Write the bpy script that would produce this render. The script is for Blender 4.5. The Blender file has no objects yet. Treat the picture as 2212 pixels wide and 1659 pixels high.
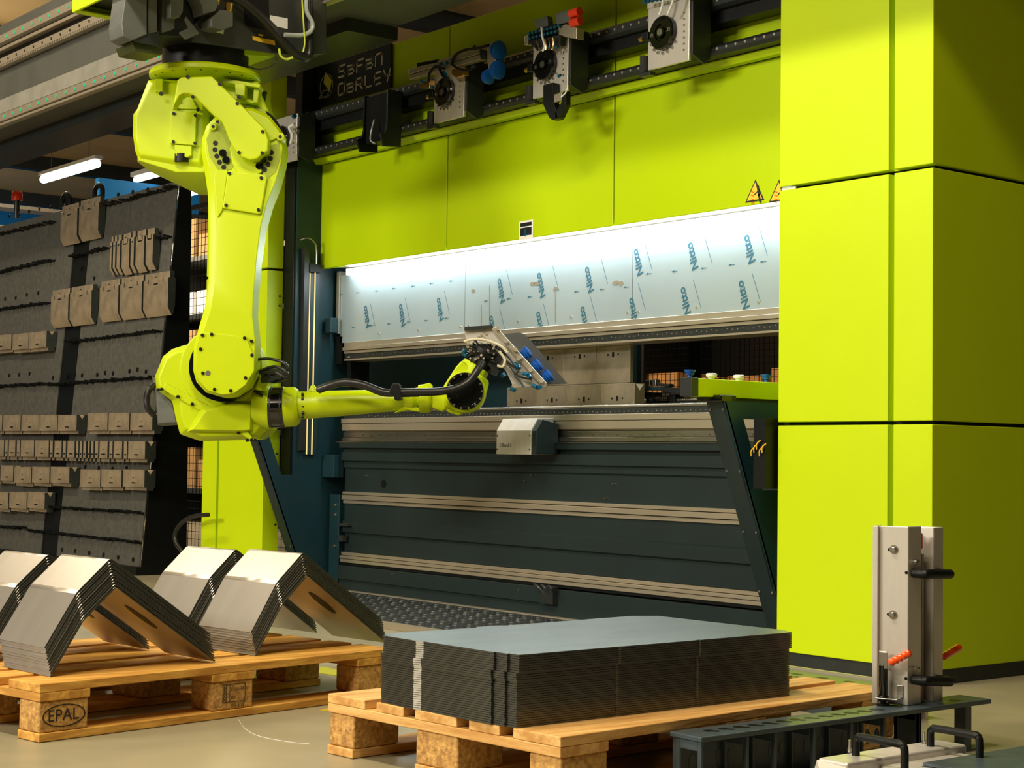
import bpy, bmesh, math, random
from mathutils import Vector, Matrix
random.seed(7)
V = Vector
sc = bpy.context.scene
COL = sc.collection
# ------------------------------------------------------------------ camera
YAW, PITCH, ROLL, FPX = 0.895805609, 0.043690137, 0.013814924, 3611.56
CF = V((-math.sin(YAW)*math.cos(PITCH), math.cos(YAW)*math.cos(PITCH), math.sin(PITCH)))
_rt = V((math.cos(YAW), math.sin(YAW), 0)); _up = _rt.cross(CF)
CR = _rt*math.cos(ROLL) + _up*math.sin(ROLL)
CU = -_rt*math.sin(ROLL) + _up*math.cos(ROLL)
CC = V((0, 0, 0.72))
cd = bpy.data.cameras.new('camera'); cam = bpy.data.objects.new('camera', cd); COL.objects.link(cam)
m = Matrix((CR, CU, -CF)).transposed().to_4x4(); m.translation = CC
cam.matrix_world = m
cd.sensor_width = 36; cd.lens = FPX*36/2212; cd.clip_start = 0.05; cd.clip_end = 200
sc.camera = cam
# ------------------------------------------------------------------ world, lights, exposure
w = bpy.data.worlds.new('world'); sc.world = w; w.use_nodes = True
w.node_tree.nodes['Background'].inputs[0].default_value = (0.9, 0.85, 0.7, 1)
w.node_tree.nodes['Background'].inputs[1].default_value = 0.02
sc.view_settings.view_transform = 'Standard'; sc.view_settings.look = 'None'
sc.view_settings.gamma = 1.0; sc.view_settings.exposure = 0.0
sc.view_settings.use_curve_mapping = False
def area(name, loc, target, sx, sy, power, col, spread=180):
    l = bpy.data.lights.new(name, 'AREA'); l.shape = 'RECTANGLE'; l.size = sx; l.size_y = sy
    l.energy = power; l.color = col; l.spread = math.radians(spread)
    o = bpy.data.objects.new(name, l); COL.objects.link(o); o.location = loc
    o.rotation_euler = (V(target)-V(loc)).to_track_quat('-Z', 'Y').to_euler(); return o
area('hall_light_front', (-6.5, -6.5, 3.9), (-5.6, 4.6, 1.2), 3.0, 1.1, 640, (1.0, 0.93, 0.78))
area('hall_light_over_camera', (-2.2, -2.5, 4.6), (-4.6, 3.4, 0.4), 2.4, 0.6, 170, (1.0, 0.89, 0.68))
area('hall_light_over_cell', (-3.0, 1.0, 4.8), (-3.2, 2.4, 0), 3.0, 0.3, 230, (1.0, 0.88, 0.66))
area('hall_light_over_rack', (-9.5, 1.0, 4.8), (-9.8, 4.4, 1.0), 3.0, 0.3, 130, (1.0, 0.86, 0.64))
area('hall_light_far', (-16, 6.0, 4.6), (-16, 6.0, 0), 6.0, 1.5, 260, (1.0, 0.9, 0.75))
area('added_uplight_far', (-20, 4.0, 3.3), (-20, 4.0, 6), 8.0, 3.0, 420, (1.0, 0.86, 0.6))  # added unseen light thrown upwards to brighten the far ceiling
area('added_uplight_near', (-9.5, 5.6, 3.2), (-9.5, 7.0, 6), 3.0, 0.5, 60, (1.0, 0.86, 0.62))  # added unseen light aimed up at the nearer ceiling
area('added_light_blue_wall', (-24, 6.0, 4.4), (-30, 6.0, 2.8), 5.0, 0.6, 200, (0.9, 0.95, 1.0))  # added unseen light that brightens the blue wall
# ------------------------------------------------------------------ pixel helpers: a ray of the photograph met with a real plane
def ray(u, v): return CF + CR*((u-1106)/FPX) - CU*((v-829.5)/FPX)
def bp(u, v, ax, val):
    d = ray(u, v); return CC + d*((val-CC[ax])/d[ax])
def bpp(u, v, p0, n):
    d = ray(u, v); return CC + d*((V(p0)-CC).dot(V(n))/d.dot(V(n)))
# ------------------------------------------------------------------ materials
def mat(name, col, rough=0.5, metal=0.0, noise=0.0, nscale=8.0, bump=0.0, bscale=60.0, coat=0.0, stretch=None, emit=None, estr=0.0, spec=0.5, alpha=None, col2=None, rvar=0.0):
    M = bpy.data.materials.new(name); M.use_nodes = True; nt = M.node_tree; b = nt.nodes['Principled BSDF']
    b.inputs['Base Color'].default_value = (*col, 1); b.inputs['Roughness'].default_value = rough
    b.inputs['Metallic'].default_value = metal; b.inputs['Coat Weight'].default_value = coat
    b.inputs['Specular IOR Level'].default_value = spec
    if emit: b.inputs['Emission Color'].default_value = (*emit, 1); b.inputs['Emission Strength'].default_value = estr
    tc = nt.nodes.new('ShaderNodeTexCoord'); mp = nt.nodes.new('ShaderNodeMapping')
    nt.links.new(tc.outputs['Object'], mp.inputs[0])
    if stretch: mp.inputs['Scale'].default_value = stretch
    if noise > 0 or rvar > 0:
        n = nt.nodes.new('ShaderNodeTexNoise'); n.inputs['Scale'].default_value = nscale; n.inputs['Detail'].default_value = 5
        nt.links.new(mp.outputs[0], n.inputs['Vector'])
    if noise > 0:
        r = nt.nodes.new('ShaderNodeMix'); r.data_type = 'RGBA'
        c2 = col2 if col2 else tuple(c*(1-noise) for c in col)
        r.inputs['A'].default_value = (*col, 1); r.inputs['B'].default_value = (*c2, 1)
        cr = nt.nodes.new('ShaderNodeMapRange'); cr.inputs['From Min'].default_value = 0.35; cr.inputs['From Max'].default_value = 0.65
        nt.links.new(n.outputs['Fac'], cr.inputs['Value']); nt.links.new(cr.outputs[0], r.inputs['Factor'])
        nt.links.new(r.outputs['Result'], b.inputs['Base Color'])
    if rvar > 0:
        cr2 = nt.nodes.new('ShaderNodeMapRange'); cr2.inputs['To Min'].default_value = max(0, rough-rvar); cr2.inputs['To Max'].default_value = rough+rvar
        nt.links.new(n.outputs['Fac'], cr2.inputs['Value']); nt.links.new(cr2.outputs[0], b.inputs['Roughness'])
    if bump > 0:
        n2 = nt.nodes.new('ShaderNodeTexNoise'); n2.inputs['Scale'].default_value = bscale; n2.inputs['Detail'].default_value = 3
        nt.links.new(mp.outputs[0], n2.inputs['Vector'])
        bu = nt.nodes.new('ShaderNodeBump'); bu.inputs['Strength'].default_value = bump; bu.inputs['Distance'].default_value = 0.004
        nt.links.new(n2.outputs['Fac'], bu.inputs['Height']); nt.links.new(bu.outputs[0], b.inputs['Normal'])
    return M
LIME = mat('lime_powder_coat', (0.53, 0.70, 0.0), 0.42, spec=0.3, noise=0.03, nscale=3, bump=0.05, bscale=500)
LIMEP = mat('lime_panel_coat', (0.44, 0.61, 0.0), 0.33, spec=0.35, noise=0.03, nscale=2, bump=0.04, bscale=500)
ROBO = mat('robot_yellow_paint', (0.52, 0.655, 0.0), 0.36, noise=0.03, nscale=5, bump=0.03, bscale=200, spec=0.35)
TEAL = mat('petrol_blue_paint', (0.007, 0.038, 0.050), 0.42, noise=0.15, nscale=4, bump=0.08, bscale=400)
APRON = mat('anthracite_paint', (0.015, 0.027, 0.028), 0.40, spec=0.35, noise=0.15, nscale=3, bump=0.06, bscale=300)
DARK = mat('dark_grey_metal', (0.018, 0.022, 0.022), 0.4, noise=0.2, nscale=10)
BLACK = mat('black_plastic', (0.005, 0.006, 0.006), 0.42, spec=0.25, noise=0.1, nscale=20)
BLACKG = mat('glossy_black', (0.004, 0.005, 0.005), 0.12, noise=0.1, nscale=20, coat=0.5)
RUBBER = mat('black_rubber_hose', (0.012, 0.012, 0.012), 0.35, noise=0.1, nscale=20)
STEEL = mat('brushed_steel', (0.52, 0.50, 0.46), 0.30, metal=1.0, noise=0.12, nscale=6, bump=0.05, bscale=40, stretch=(1, 1, 14), rvar=0.08)
STAIN = mat('stainless_folded_plate', (0.74, 0.70, 0.64), 0.36, metal=0.55, noise=0.1, nscale=5, bump=0.03, bscale=60, stretch=(6, 6, 1), rvar=0.06)
SHEET = mat('cold_rolled_sheet', (0.62, 0.59, 0.54), 0.36, metal=0.85, noise=0.12, nscale=2.2, stretch=(4, 1, 1))
EDGE = mat('cut_edge_and_side_shade', (0.055, 0.064, 0.058), 0.5, metal=0.5, noise=0.2, nscale=30)
BLANK = mat('flat_steel_blank', (0.40, 0.43, 0.44), 0.30, metal=1.0, noise=0.15, nscale=2.5, rvar=0.06, stretch=(3, 1, 1))
ALU = mat('satin_aluminium', (0.62, 0.55, 0.43), 0.33, metal=0.75, noise=0.08, nscale=5, stretch=(0.3, 6, 6), rvar=0.05)
TOOLM = mat('ground_tool_steel', (0.50, 0.40, 0.27), 0.42, metal=0.55, noise=0.3, nscale=14, bump=0.08, bscale=90)
DIEM = mat('die_steel', (0.42, 0.36, 0.27), 0.40, metal=0.7, noise=0.35, nscale=9, bump=0.08, bscale=60)
FILM = mat('protective_film', (0.40, 0.49, 0.53), 0.25, metal=0.3, noise=0.06, nscale=3)
RACKP = mat('rack_panel_steel', (0.115, 0.115, 0.10), 0.55, metal=0.3, noise=0.25, nscale=30, bump=0.15, bscale=250)
WOOD = mat('pallet_pine', (0.80, 0.44, 0.09), 0.6, noise=1, col2=(0.50, 0.23, 0.035), nscale=3.5, stretch=(11, 1.2, 11), bump=0.35, bscale=12)
WOODX = mat('pallet_pine_cross', (0.80, 0.44, 0.09), 0.6, noise=1, col2=(0.50, 0.23, 0.035), nscale=3.5, stretch=(1.2, 11, 11), bump=0.35, bscale=12)
WOODP = mat('pale_pine', (0.80, 0.50, 0.18), 0.6, noise=1, col2=(0.55, 0.27, 0.065), nscale=3.5, stretch=(11, 1.2, 11), bump=0.35, bscale=12)
WOODPX = mat('pale_pine_cross', (0.80, 0.50, 0.18), 0.6, noise=1, col2=(0.55, 0.27, 0.065), nscale=3.5, stretch=(1.2, 11, 11), bump=0.35, bscale=12)
CHIP = mat('pressed_chip_block', (0.66, 0.38, 0.11), 0.75, noise=1, col2=(0.36, 0.18, 0.045), nscale=80, bump=0.9, bscale=90)
INK = mat('black_ink', (0.01, 0.01, 0.01), 0.6, noise=0.1)
BLUEINK = mat('petrol_ink', (0.01, 0.10, 0.16), 0.6, noise=0.1)
WHITE = mat('white_print', (0.8, 0.8, 0.78), 0.5, noise=0.03)
YELLOW = mat('yellow_sticker', (0.9, 0.55, 0.03), 0.5, noise=0.05)
ORANGE = mat('orange_grip', (0.95, 0.09, 0.008), 0.25, noise=0.05, coat=0.4)
REDM = mat('red_plastic', (0.75, 0.04, 0.01), 0.4, noise=0.05)
BLUECUP = mat('blue_suction_rubber', (0.005, 0.10, 0.45), 0.35, noise=0.1)
CYAN = mat('cyan_fitting', (0.0, 0.085, 0.17), 0.3, noise=0.1)
CREAM = mat('cream_hose', (0.62, 0.55, 0.38), 0.4, noise=0.1)
GREYHOSE = mat('clear_grey_hose', (0.42, 0.46, 0.46), 0.25, noise=0.1)
BRASS = mat('brass', (0.75, 0.45, 0.15), 0.25, metal=1, noise=0.1)
BOXG = mat('grey_junction_box', (0.13, 0.14, 0.13), 0.5, metal=0.3, noise=0.1, nscale=20, bump=0.2, bscale=200)
CARTON = mat('cardboard', (0.42, 0.24, 0.09), 0.8, noise=0.2, nscale=6)
BLUEW = mat('blue_cladding', (0.0, 0.16, 0.42), 0.6, noise=0.1, nscale=2)
WALLM = mat('grey_wall', (0.16, 0.15, 0.12), 0.8, noise=0.15, nscale=1.5)
SIGNM = mat('sign_black', (0.008, 0.012, 0.018), 0.35, noise=0.05)
SIGNT = mat('sign_silver', (0.55, 0.52, 0.47), 0.4, noise=0.05)
OLIVE = mat('sign_olive', (0.45, 0.44, 0.05), 0.5, noise=0.05)
GREENDOT = mat('green_cap', (0.02, 0.45, 0.28), 0.4, noise=0.05)
LED = mat('led_strip', (1, 1, 1), 0.5, emit=(0.86, 0.95, 1.0), estr=14, noise=0.01)
TUBE = mat('lit_tube', (1, 1, 1), 0.5, emit=(1.0, 0.97, 0.9), estr=9, noise=0.01)
GUIDEL = mat('amber_light_line', (1, 0.6, 0.2), 0.5, emit=(1.0, 0.62, 0.22), estr=1.0, noise=0.01)
ROOFM = mat('timber_roof_panel', (0.52, 0.37, 0.17), 0.7, noise=0.2, nscale=1.2)
# floor
FLOORM = mat('polished_concrete', (0.37, 0.32, 0.205), 0.38, noise=1, col2=(0.26, 0.235, 0.15), nscale=2.2, bump=0.08, bscale=90, rvar=0.07)
def banded(name, cols, axis_scale, rough=0.4, metal=0.7):
    M = mat(name, cols[0], rough, metal, noise=0.15, nscale=6); return M
# ------------------------------------------------------------------ mesh helpers
def BM(): return bmesh.new()
def hexa(bm, c):
    vs = [bm.verts.new(p) for p in c]
    for f in ((0, 3, 2, 1), (4, 5, 6, 7), (0, 1, 5, 4), (1, 2, 6, 5), (2, 3, 7, 6), (3, 0, 4, 7)): bm.faces.new([vs[i] for i in f])
def box(bm, x0, x1, y0, y1, z0, z1):
    hexa(bm, [(x0, y0, z0), (x1, y0, z0), (x1, y1, z0), (x0, y1, z0), (x0, y0, z1), (x1, y0, z1), (x1, y1, z1), (x0, y1, z1)]); return bm
def obox(bm, o, a, b, c):
    o, a, b, c = V(o), V(a), V(b), V(c)
    hexa(bm, [o, o+a, o+a+b, o+b, o+c, o+a+c, o+a+b+c, o+b+c]); return bm
def frame(d):
    d = V(d).normalized(); a = V((0, 0, 1)) if abs(d.z) < 0.9 else V((1, 0, 0))
    e = d.cross(a).normalized(); return e, d.cross(e).normalized()
def cyl(bm, p0, p1, r, r1=None, n=20):
    p0, p1 = V(p0), V(p1); r1 = r if r1 is None else r1; e, f = frame(p1-p0)
    A = []; B = []
    for i in range(n):
        t = 2*math.pi*i/n; d = e*math.cos(t)+f*math.sin(t)
        A.append(bm.verts.new(p0+d*r)); B.append(bm.verts.new(p1+d*r1))
    for i in range(n): bm.faces.new([A[i], A[(i+1) % n], B[(i+1) % n], B[i]])
    bm.faces.new(A[::-1]); bm.faces.new(B); return bm
def lathe(bm, p0, d, prof, n=24):
    p0 = V(p0); d = V(d).normalized(); e, f = frame(d); rings = []
    for (h, r) in prof:
        rings.append([bm.verts.new(p0+d*h+(e*math.cos(2*math.pi*i/n)+f*math.sin(2*math.pi*i/n))*max(r, 1e-4)) for i in range(n)])
    for a, b in zip(rings, rings[1:]):
        for i in range(n): bm.faces.new([a[i], a[(i+1) % n], b[(i+1) % n], b[i]])
    bm.faces.new(rings[0][::-1]); bm.faces.new(rings[-1]); return bm
def prism(bm, pts, vec):
    vec = V(vec); A = [bm.verts.new(V(p)) for p in pts]; B = [bm.verts.new(V(p)+vec) for p in pts]; n = len(A)
    bm.faces.new(A[::-1]); bm.faces.new(B)
    for i in range(n): bm.faces.new([A[i], A[(i+1) % n], B[(i+1) % n], B[i]])
    return bm
def loft(bm, loops):
    rings = [[bm.verts.new(V(p)) for p in l] for l in loops]; n = len(rings[0])
    for a, b in zip(rings, rings[1:]):
        for i in range(n): bm.faces.new([a[i], a[(i+1) % n], b[(i+1) % n], b[i]])
    bm.faces.new(rings[0][::-1]); bm.faces.new(rings[-1]); return bm
def smooth_path(pts, sub=6):
    pts = [V(p) for p in pts]; out = []
    P = [pts[0]*2-pts[1]]+pts+[pts[-1]*2-pts[-2]]
    for i in range(1, len(P)-2):
        for k in range(sub):
            t = k/sub; a, b, c, d = P[i-1], P[i], P[i+1], P[i+2]
            out.append(0.5*((2*b)+(c-a)*t+(2*a-5*b+4*c-d)*t*t+(3*b-a-3*c+d)*t**3))
    out.append(pts[-1]); return out
def tube(bm, pts, r, n=10, smooth=True, sub=6):
    pts = smooth_path(pts, sub) if smooth and len(pts) > 2 else [V(p) for p in pts]
    rings = []; e = None
    for i, p in enumerate(pts):
        d = (pts[min(i+1, len(pts)-1)]-pts[max(i-1, 0)]).normalized()
        if e is None: e, f = frame(d)
        else:
            e = (e-d*e.dot(d)).normalized(); f = d.cross(e)
        rings.append([bm.verts.new(p+(e*math.cos(2*math.pi*k/n)+f*math.sin(2*math.pi*k/n))*r) for k in range(n)])
    for a, b in zip(rings, rings[1:]):
        for i in range(n): bm.faces.new([a[i], a[(i+1) % n], b[(i+1) % n], b[i]])
    bm.faces.new(rings[0][::-1]); bm.faces.new(rings[-1]); return bm
def wl(o):
    p = V((0, 0, 0))
    while o: p = p+o.location; o = o.parent
    return p
SPLIT = {'panel_bolt', 'flange_screw', 'bracket_bolt', 'web_hole', 'mounting_lug', 'film_plate_screw', 'film_tear', 'apron_screw', 'cover_bolt', 'rib_bolt', 'bracket_bolt', 'lug_bolt',
         'bolt_hole', 'hex_bolt', 'boss', 'boss_bolt', 'flange_bolt', 'disc_screw', 'cover_screw', 'apron_catch', 'rack_hole', 'rail_cap', 'bolt_slot', 'rear_post', 'lifting_eye',
         'red_cylinder', 'suction_cup', 'apron_hole', 'head_pocket', 'brass_gland', 'shelf_post', 'chrome_fitting', 'blue_fitting', 'guide_light_line', 'pipe_post', 'inner_slide', 'black_clip'}
def islands(bm):
    seen = set(); out = []
    for v in bm.verts:
        if v in seen: continue
        st = [v]; comp = []; seen.add(v)
        while st:
            a = st.pop(); comp.append(a)
            for e in a.link_edges:
                b = e.other_vert(a)
                if b not in seen: seen.add(b); st.append(b)
        out.append(comp)
    return out
def obj(name, bm, material, parent=None, bevel=0.0, label=None, origin=None, segs=2):
    if name in SPLIT:
        comps = islands(bm)
        if 1 < len(comps) <= 100:
            res = None
            for comp in comps:
                b2 = bmesh.new(); mp = {v: b2.verts.new(v.co) for v in comp}; fs = {f for v in comp for f in v.link_faces}
                for f in fs: b2.faces.new([mp[v] for v in f.verts])
                res = obj1(name, b2, material, parent, bevel, label, origin, segs)
            bm.free(); return res
    return obj1(name, bm, material, parent, bevel, label, origin, segs)
def obj1(name, bm, material, parent=None, bevel=0.0, label=None, origin=None, segs=2):
    bmesh.ops.recalc_face_normals(bm, faces=bm.faces[:])
    if origin is None:
        lo = V((min(v.co[i] for v in bm.verts) for i in range(3))); hi = V((max(v.co[i] for v in bm.verts) for i in range(3)))
        c = V(((lo.x+hi.x)/2, (lo.y+hi.y)/2, lo.z))
    else: c = V(origin)
    for v in bm.verts: v.co -= c
    me = bpy.data.meshes.new(name); bm.to_mesh(me); bm.free()
    for p in me.polygons: p.use_smooth = True
    me.set_sharp_from_angle(angle=math.radians(32))
    me.materials.append(material)
    o = bpy.data.objects.new(name, me); COL.objects.link(o); o.location = c-wl(parent)
    if parent: o.parent = parent
    if bevel > 0:
        md = o.modifiers.new('bevel', 'BEVEL'); md.width = bevel; md.segments = segs; md.limit_method = 'ANGLE'; md.angle_limit = math.radians(35); md.harden_normals = True
    if label: o['label'] = label
    return o
def tag(o, label, cat, group=None):
    o['label'] = label; o['category'] = cat
    if group: o['group'] = group
    return o
def thing(name, label, cat, loc, group=None):
    o = bpy.data.objects.new(name, None); o.empty_display_size = 0.1; COL.objects.link(o); o.location = loc
    return tag(o, label, cat, group)
def struct(name, bm, material, bevel=0):
    o = obj(name, bm, material, bevel=bevel); o['kind'] = 'structure'; return o
def dup(o, loc, label=None, group=None):
    r = o.copy(); COL.objects.link(r); r.location = loc
    if label: r['label'] = label
    if group: r['group'] = group
    for ch in list(o.children):
        c = ch.copy(); COL.objects.link(c); c.parent = r
        for g in list(ch.children):
            d = g.copy(); COL.objects.link(d); d.parent = c
    return r
def text(bm, s, origin, xd, yd, size, depth=0.0006, center=False, bold=0.0):
    cu = bpy.data.curves.new('t', 'FONT'); cu.body = s; cu.size = size; cu.resolution_u = 2; cu.offset = bold
    if center: cu.align_x = 'CENTER'; cu.align_y = 'CENTER'
    o = bpy.data.objects.new('t', cu); COL.objects.link(o)
    dg = bpy.context.evaluated_depsgraph_get(); me = bpy.data.meshes.new_from_object(o.evaluated_get(dg))
    xd, yd = V(xd).normalized(), V(yd).normalized(); n = xd.cross(yd); b2 = bmesh.new(); b2.from_mesh(me)
    for v in b2.verts: v.co = V(origin)+xd*v.co.x+yd*v.co.y+n*depth
    me2 = bpy.data.meshes.new('t2'); b2.to_mesh(me2); b2.free(); bm.from_mesh(me2)
    bpy.data.objects.remove(o); bpy.data.curves.remove(cu); bpy.data.meshes.remove(me); bpy.data.meshes.remove(me2); return bm
def stroke(bm, pts, wd, n, t=0.0015, close=False):
    """flat ribbon letters: pts world, n face normal"""
    pts = [V(p) for p in pts]; n = V(n).normalized()
    if close: pts = pts+[pts[0]]
    for a, b in zip(pts, pts[1:]):
        d = (b-a).normalized(); s = n.cross(d)*wd/2
        obox(bm, a-d*wd/2-s, (b-a)+d*wd, s*2, n*t)
    return bm
NY = V((0, -1, 0)); PX = V((1, 0, 0)); UP = V((0, 0, 1))

CNT = ['first', 'second', 'third', 'fourth', 'fifth', 'sixth', 'seventh', 'eighth', 'ninth', 'tenth', 'eleventh', 'twelfth', 'thirteenth', 'fourteenth', 'fifteenth', 'sixteenth', 'seventeenth', 'eighteenth', 'nineteenth', 'twentieth', 'twenty-first', 'twenty-second', 'twenty-third', 'twenty-fourth', 'twenty-fifth', 'twenty-sixth', 'twenty-seventh', 'twenty-eighth', 'twenty-ninth', 'thirtieth', 'thirty-first', 'thirty-second']
CNT = CNT[1:2]+CNT[1:]
# ================================================================== SETTING
struct('floor', box(BM(), -30, 6, -9, 15, -0.1, 0.0), FLOORM)
struct('ceiling', box(BM(), -30, 6, -9, 15, 5.2, 5.35), ROOFM)
struct('wall_back', box(BM(), -30, 6, 15, 15.2, 0, 5.2), WALLM)
struct('wall_left', box(BM(), -30.2, -30, -9, 15, 0, 5.2), BLUEW)
struct('wall_front', box(BM(), -30, 6, -9.2, -9, 0, 5.2), WALLM)
struct('wall_right', box(BM(), 6, 6.2, -9, 15, 0, 5.2), WALLM)
for i in range(9):     # roof beams across the hall
    x = -28+i*3.6
    o = obj('roof_beam', box(BM(), x, x+0.16, -9, 15, 4.98, 5.2), DARK); o['kind'] = 'structure'; o.name = 'trim_%d' % (i+1)
for i in range(6):
    y = -6+i*3.8
    o = obj('roof_purlin', box(BM(), -30, 6, y, y+0.06, 5.12, 5.2), DARK); o['kind'] = 'structure'; o.name = 'trim_%d' % (i+10)

# ================================================================== PRESS BRAKE
PB = thing('press_brake', 'large lime green press brake with tall side housings, behind the robot', 'machine', (-5.84, 5.2, 0))
tiers = ((0.05, 0.845), (0.857, 1.684), (1.697, 2.80))
def housing(x0, x1, left):
    core = obj('housing_core', box(BM(), x0+0.02, x1-0.02, 4.49, 5.85 if not left else 4.548, 0.0, 2.79), BLACK, PB, label='black inner frame showing in the panel gaps')
    obj('plinth', box(BM(), x0+0.01, x1-0.01, 4.46, 5.86 if not left else 5.4, 0.0, 0.05), DARK, PB, label='dark plinth')
    if left: a, b = x0+0.16, x0+0.185
    else: a, b = x1-0.181, x1-0.158
    for z0, z1 in tiers:
        obj('side_panel', box(BM(), x0, a, 4.452, 4.55 if left else 5.9, z0, z1), LIME, PB, bevel=0.003)
        bm = box(BM(), b, x1, 4.452, 4.55 if left else 5.9, z0, z1)
        obj('corner_panel', bm, LIME, PB, bevel=0.003)
        obj('groove_strip', box(BM(), a, b, 4.484, 4.49, z0, z1), LIME, PB, label='recessed green groove')
    return core
housing(-4.047, -3.379, False)
housing(-8.290, -7.63, True)
bm = BM()
for z in (1.05, 1.55, 1.50, 0.72, 0.35): cyl(bm, (-7.631, 4.53, z), (-7.628, 4.53, z), 0.006, n=10)
obj('panel_bolt', bm, DARK, PB)
# upper green panels
ex = [-7.55, -6.402, -5.216, -4.0]
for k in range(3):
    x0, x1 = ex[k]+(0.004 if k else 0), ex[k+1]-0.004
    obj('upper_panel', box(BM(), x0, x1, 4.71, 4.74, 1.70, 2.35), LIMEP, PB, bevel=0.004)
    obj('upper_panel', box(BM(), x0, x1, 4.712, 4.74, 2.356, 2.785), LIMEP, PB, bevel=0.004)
obj('panel_backing', box(BM(), -7.54, -4.0, 4.742, 4.76, 1.74, 2.78), DARK, PB)
obj('rail_ledge', prism(BM(), [(-7.60, y, z) for y, z in ((4.71, 2.278), (4.652, 2.278), (4.652, 2.272), (4.668, 2.252), (4.71, 2.252))], (3.56, 0, 0)), LIMEP, PB, bevel=0.001, label='green ledge below the gripper rails')
obj('frame_top', box(BM(), -7.62, -4.04, 4.80, 5.6, 1.75, 2.78), TEAL, PB)
obj('left_post', box(BM(), -7.625, -7.555, 4.60, 4.80, 1.75, 2.82), BLACK, PB, label='black upright beside the sign')
# side frame plates (petrol) with slanted console
for xs, fl in ((-7.52, -7.60), (-4.16, -4.25)):
    prof = [(4.30, 0.93), (4.30, 0.905), (4.655, 0.0), (4.86, 0.0), (4.86, 0.93)]
    hx = xs
    # plate with a window: built from pieces around the opening
    w0, w1 = (0.612, 0.868)   # opening z
    def yf(z): return 4.295+(0.93-z)*0.40
    bm = BM()
    # window y range: from slanted line to back
    yb = 4.565 if xs < -6 else 4.60
    T = fl-xs if False else 0.012
    def pl(pts): prism(bm, [(xs-T, y, z) for y, z in pts], (T, 0, 0))
    pl([(yf(0.93), 0.93), (4.90, 0.93), (4.90, w1), (yf(w1), w1)])
    pl([(yf(w1), w1), (yf(w1)+0.075, w1), (yf(w0)+0.075, w0), (yf(w0), w0)])
    pl([(yb, w1), (4.90, w1), (4.90, w0), (yb, w0)])
    pl([(yf(w0), w0), (4.90, w0), (4.90, 0), (yf(0), 0)])
    obj('side_plate', bm, TEAL, PB)
    bm = BM(); prism(bm, [(fl, yf(0.93), 0.93), (fl, yf(0), 0), (fl, yf(0)+0.012, 0), (fl, yf(0.93)+0.012, 0.93)], (xs-fl, 0, 0))
    obj('console_flange', bm, APRON, PB, bevel=0.002)
    bm = BM()
    for z in (0.90, 0.68, 0.46, 0.24):
        for x in (fl+0.012, xs-0.014): cyl(bm, (x, yf(z)-0.004, z), (x, yf(z)+0.002, z), 0.0045, n=8)
    obj('flange_screw', bm, STEEL, PB)
# upper teal column plate left of the gap
obj('column_plate', box(BM(), -7.56, -7.52, 4.56, 4.95, 0.93, 2.28), TEAL, PB)
obj('inner_cheek', box(BM(), -7.62, -7.53, 4.55, 4.70, 0.5, 2.3), BLACK, PB)
# bracket lower left with bolts
obj('hinge_bracket', box(BM(), -7.515, -7.42, 4.79, 4.83, 0.04, 0.51), TEAL, PB, bevel=0.003)
bm = BM()
for z in (0.455, 0.405, 0.24): lathe(bm, (-7.455, 4.79, z), (0, -1, 0), [(0, .011), (.006, .011), (.006, .007), (.012, .006)], 12)
obj('bracket_bolt', bm, STEEL, PB)
obj('cover_step', box(BM(), -7.515, -7.40, 4.74, 4.80, 0.60, 0.72), TEAL, PB, bevel=0.003)
# light guide on column
obj('guide_holder', box(BM(), -7.52, -7.485, 4.590, 4.618, 0.74, 1.80), DARK, PB)
obj('guide_cap', box(BM(), -7.52, -7.48, 4.62, 4.69, 1.675, 1.72), BLACK, PB)
obj('guide_glass', box(BM(), -7.52, -7.497, 4.622, 4.692, 0.72, 1.67), TEAL, PB)
obj('guide_light_line', box(box(BM(), -7.496, -7.492, 4.628, 4.632, 0.72, 1.67), -7.496, -7.492, 4.659, 4.664, 0.72, 1.68), GUIDEL, PB, label='thin amber light lines')
bm = BM(); tube(bm, [(-7.51, 4.575, 1.84), (-7.49, 4.61, 1.852), (-7.485, 4.65, 1.83), (-7.485, 4.662, 1.79), (-7.485, 4.664, 1.72)], 0.004); obj('sensor_cable', bm, STEEL, PB)
obj('sensor_block', box(BM(), -7.50, -7.44, 4.73, 4.775, 1.36, 1.44), TEAL, PB, bevel=0.004)
# film covered ram plates
fx = [-7.46, -6.366, -5.19, -4.10]
for k in range(3):
    obj('film_plate', box(BM(), fx[k]+0.002, fx[k+1]-0.002, 4.80, 4.812, 1.31, 1.668), FILM, PB)
bm = BM()
bm_l = BM()
for u, v in ((792, 684), (868, 681), (950, 668), (1082, 628), (1168, 616), (1272, 604), (1064, 708), (1166, 700), (1262, 690), (1496, 553), (1618, 538), (1480, 650), (1606, 637), (1378, 566), (1368, 672)):
    p = bp(u, v, 1, 4.7995); bm = BM()
    text(bm, 'Nitto', p, V((-0.34, 0, 0.94)), V((-0.94, 0, -0.34)), 0.054, 0.0008, center=True, bold=0.0012)
    obj('film_print', bm, BLUEINK, PB, label='petrol coloured word Nitto printed on the film')
bm = BM()
def arrow(u, v):
    bm = BM(); p = bp(u, v, 1, 4.7995); box(bm, p.x, p.x+0.028, 4.799, 4.7995, p.z, p.z+0.002)
    prism(bm, [(p.x+.008, 4.7988, p.z-0.0035), (p.x+.008, 4.7988, p.z+0.0055), (p.x-0.006, 4.7988, p.z+0.001)], (0, 0.0007, 0)); obj('film_arrow', bm, BLUEINK, PB)
for u, v in ((735, 637), (770, 633), (811, 629), (848, 624), (889, 619), (929, 613), (972, 608), (761, 708), (800, 704), (838, 700), (880, 696), (918, 693), (962, 688), (1047, 651), (1096, 646), (1141, 642), (1242, 631), (1297, 626), (1349, 621), (1397, 592), (1453, 587), (1516, 580), (1576, 573), (1644, 566)): arrow(u, v)
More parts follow.
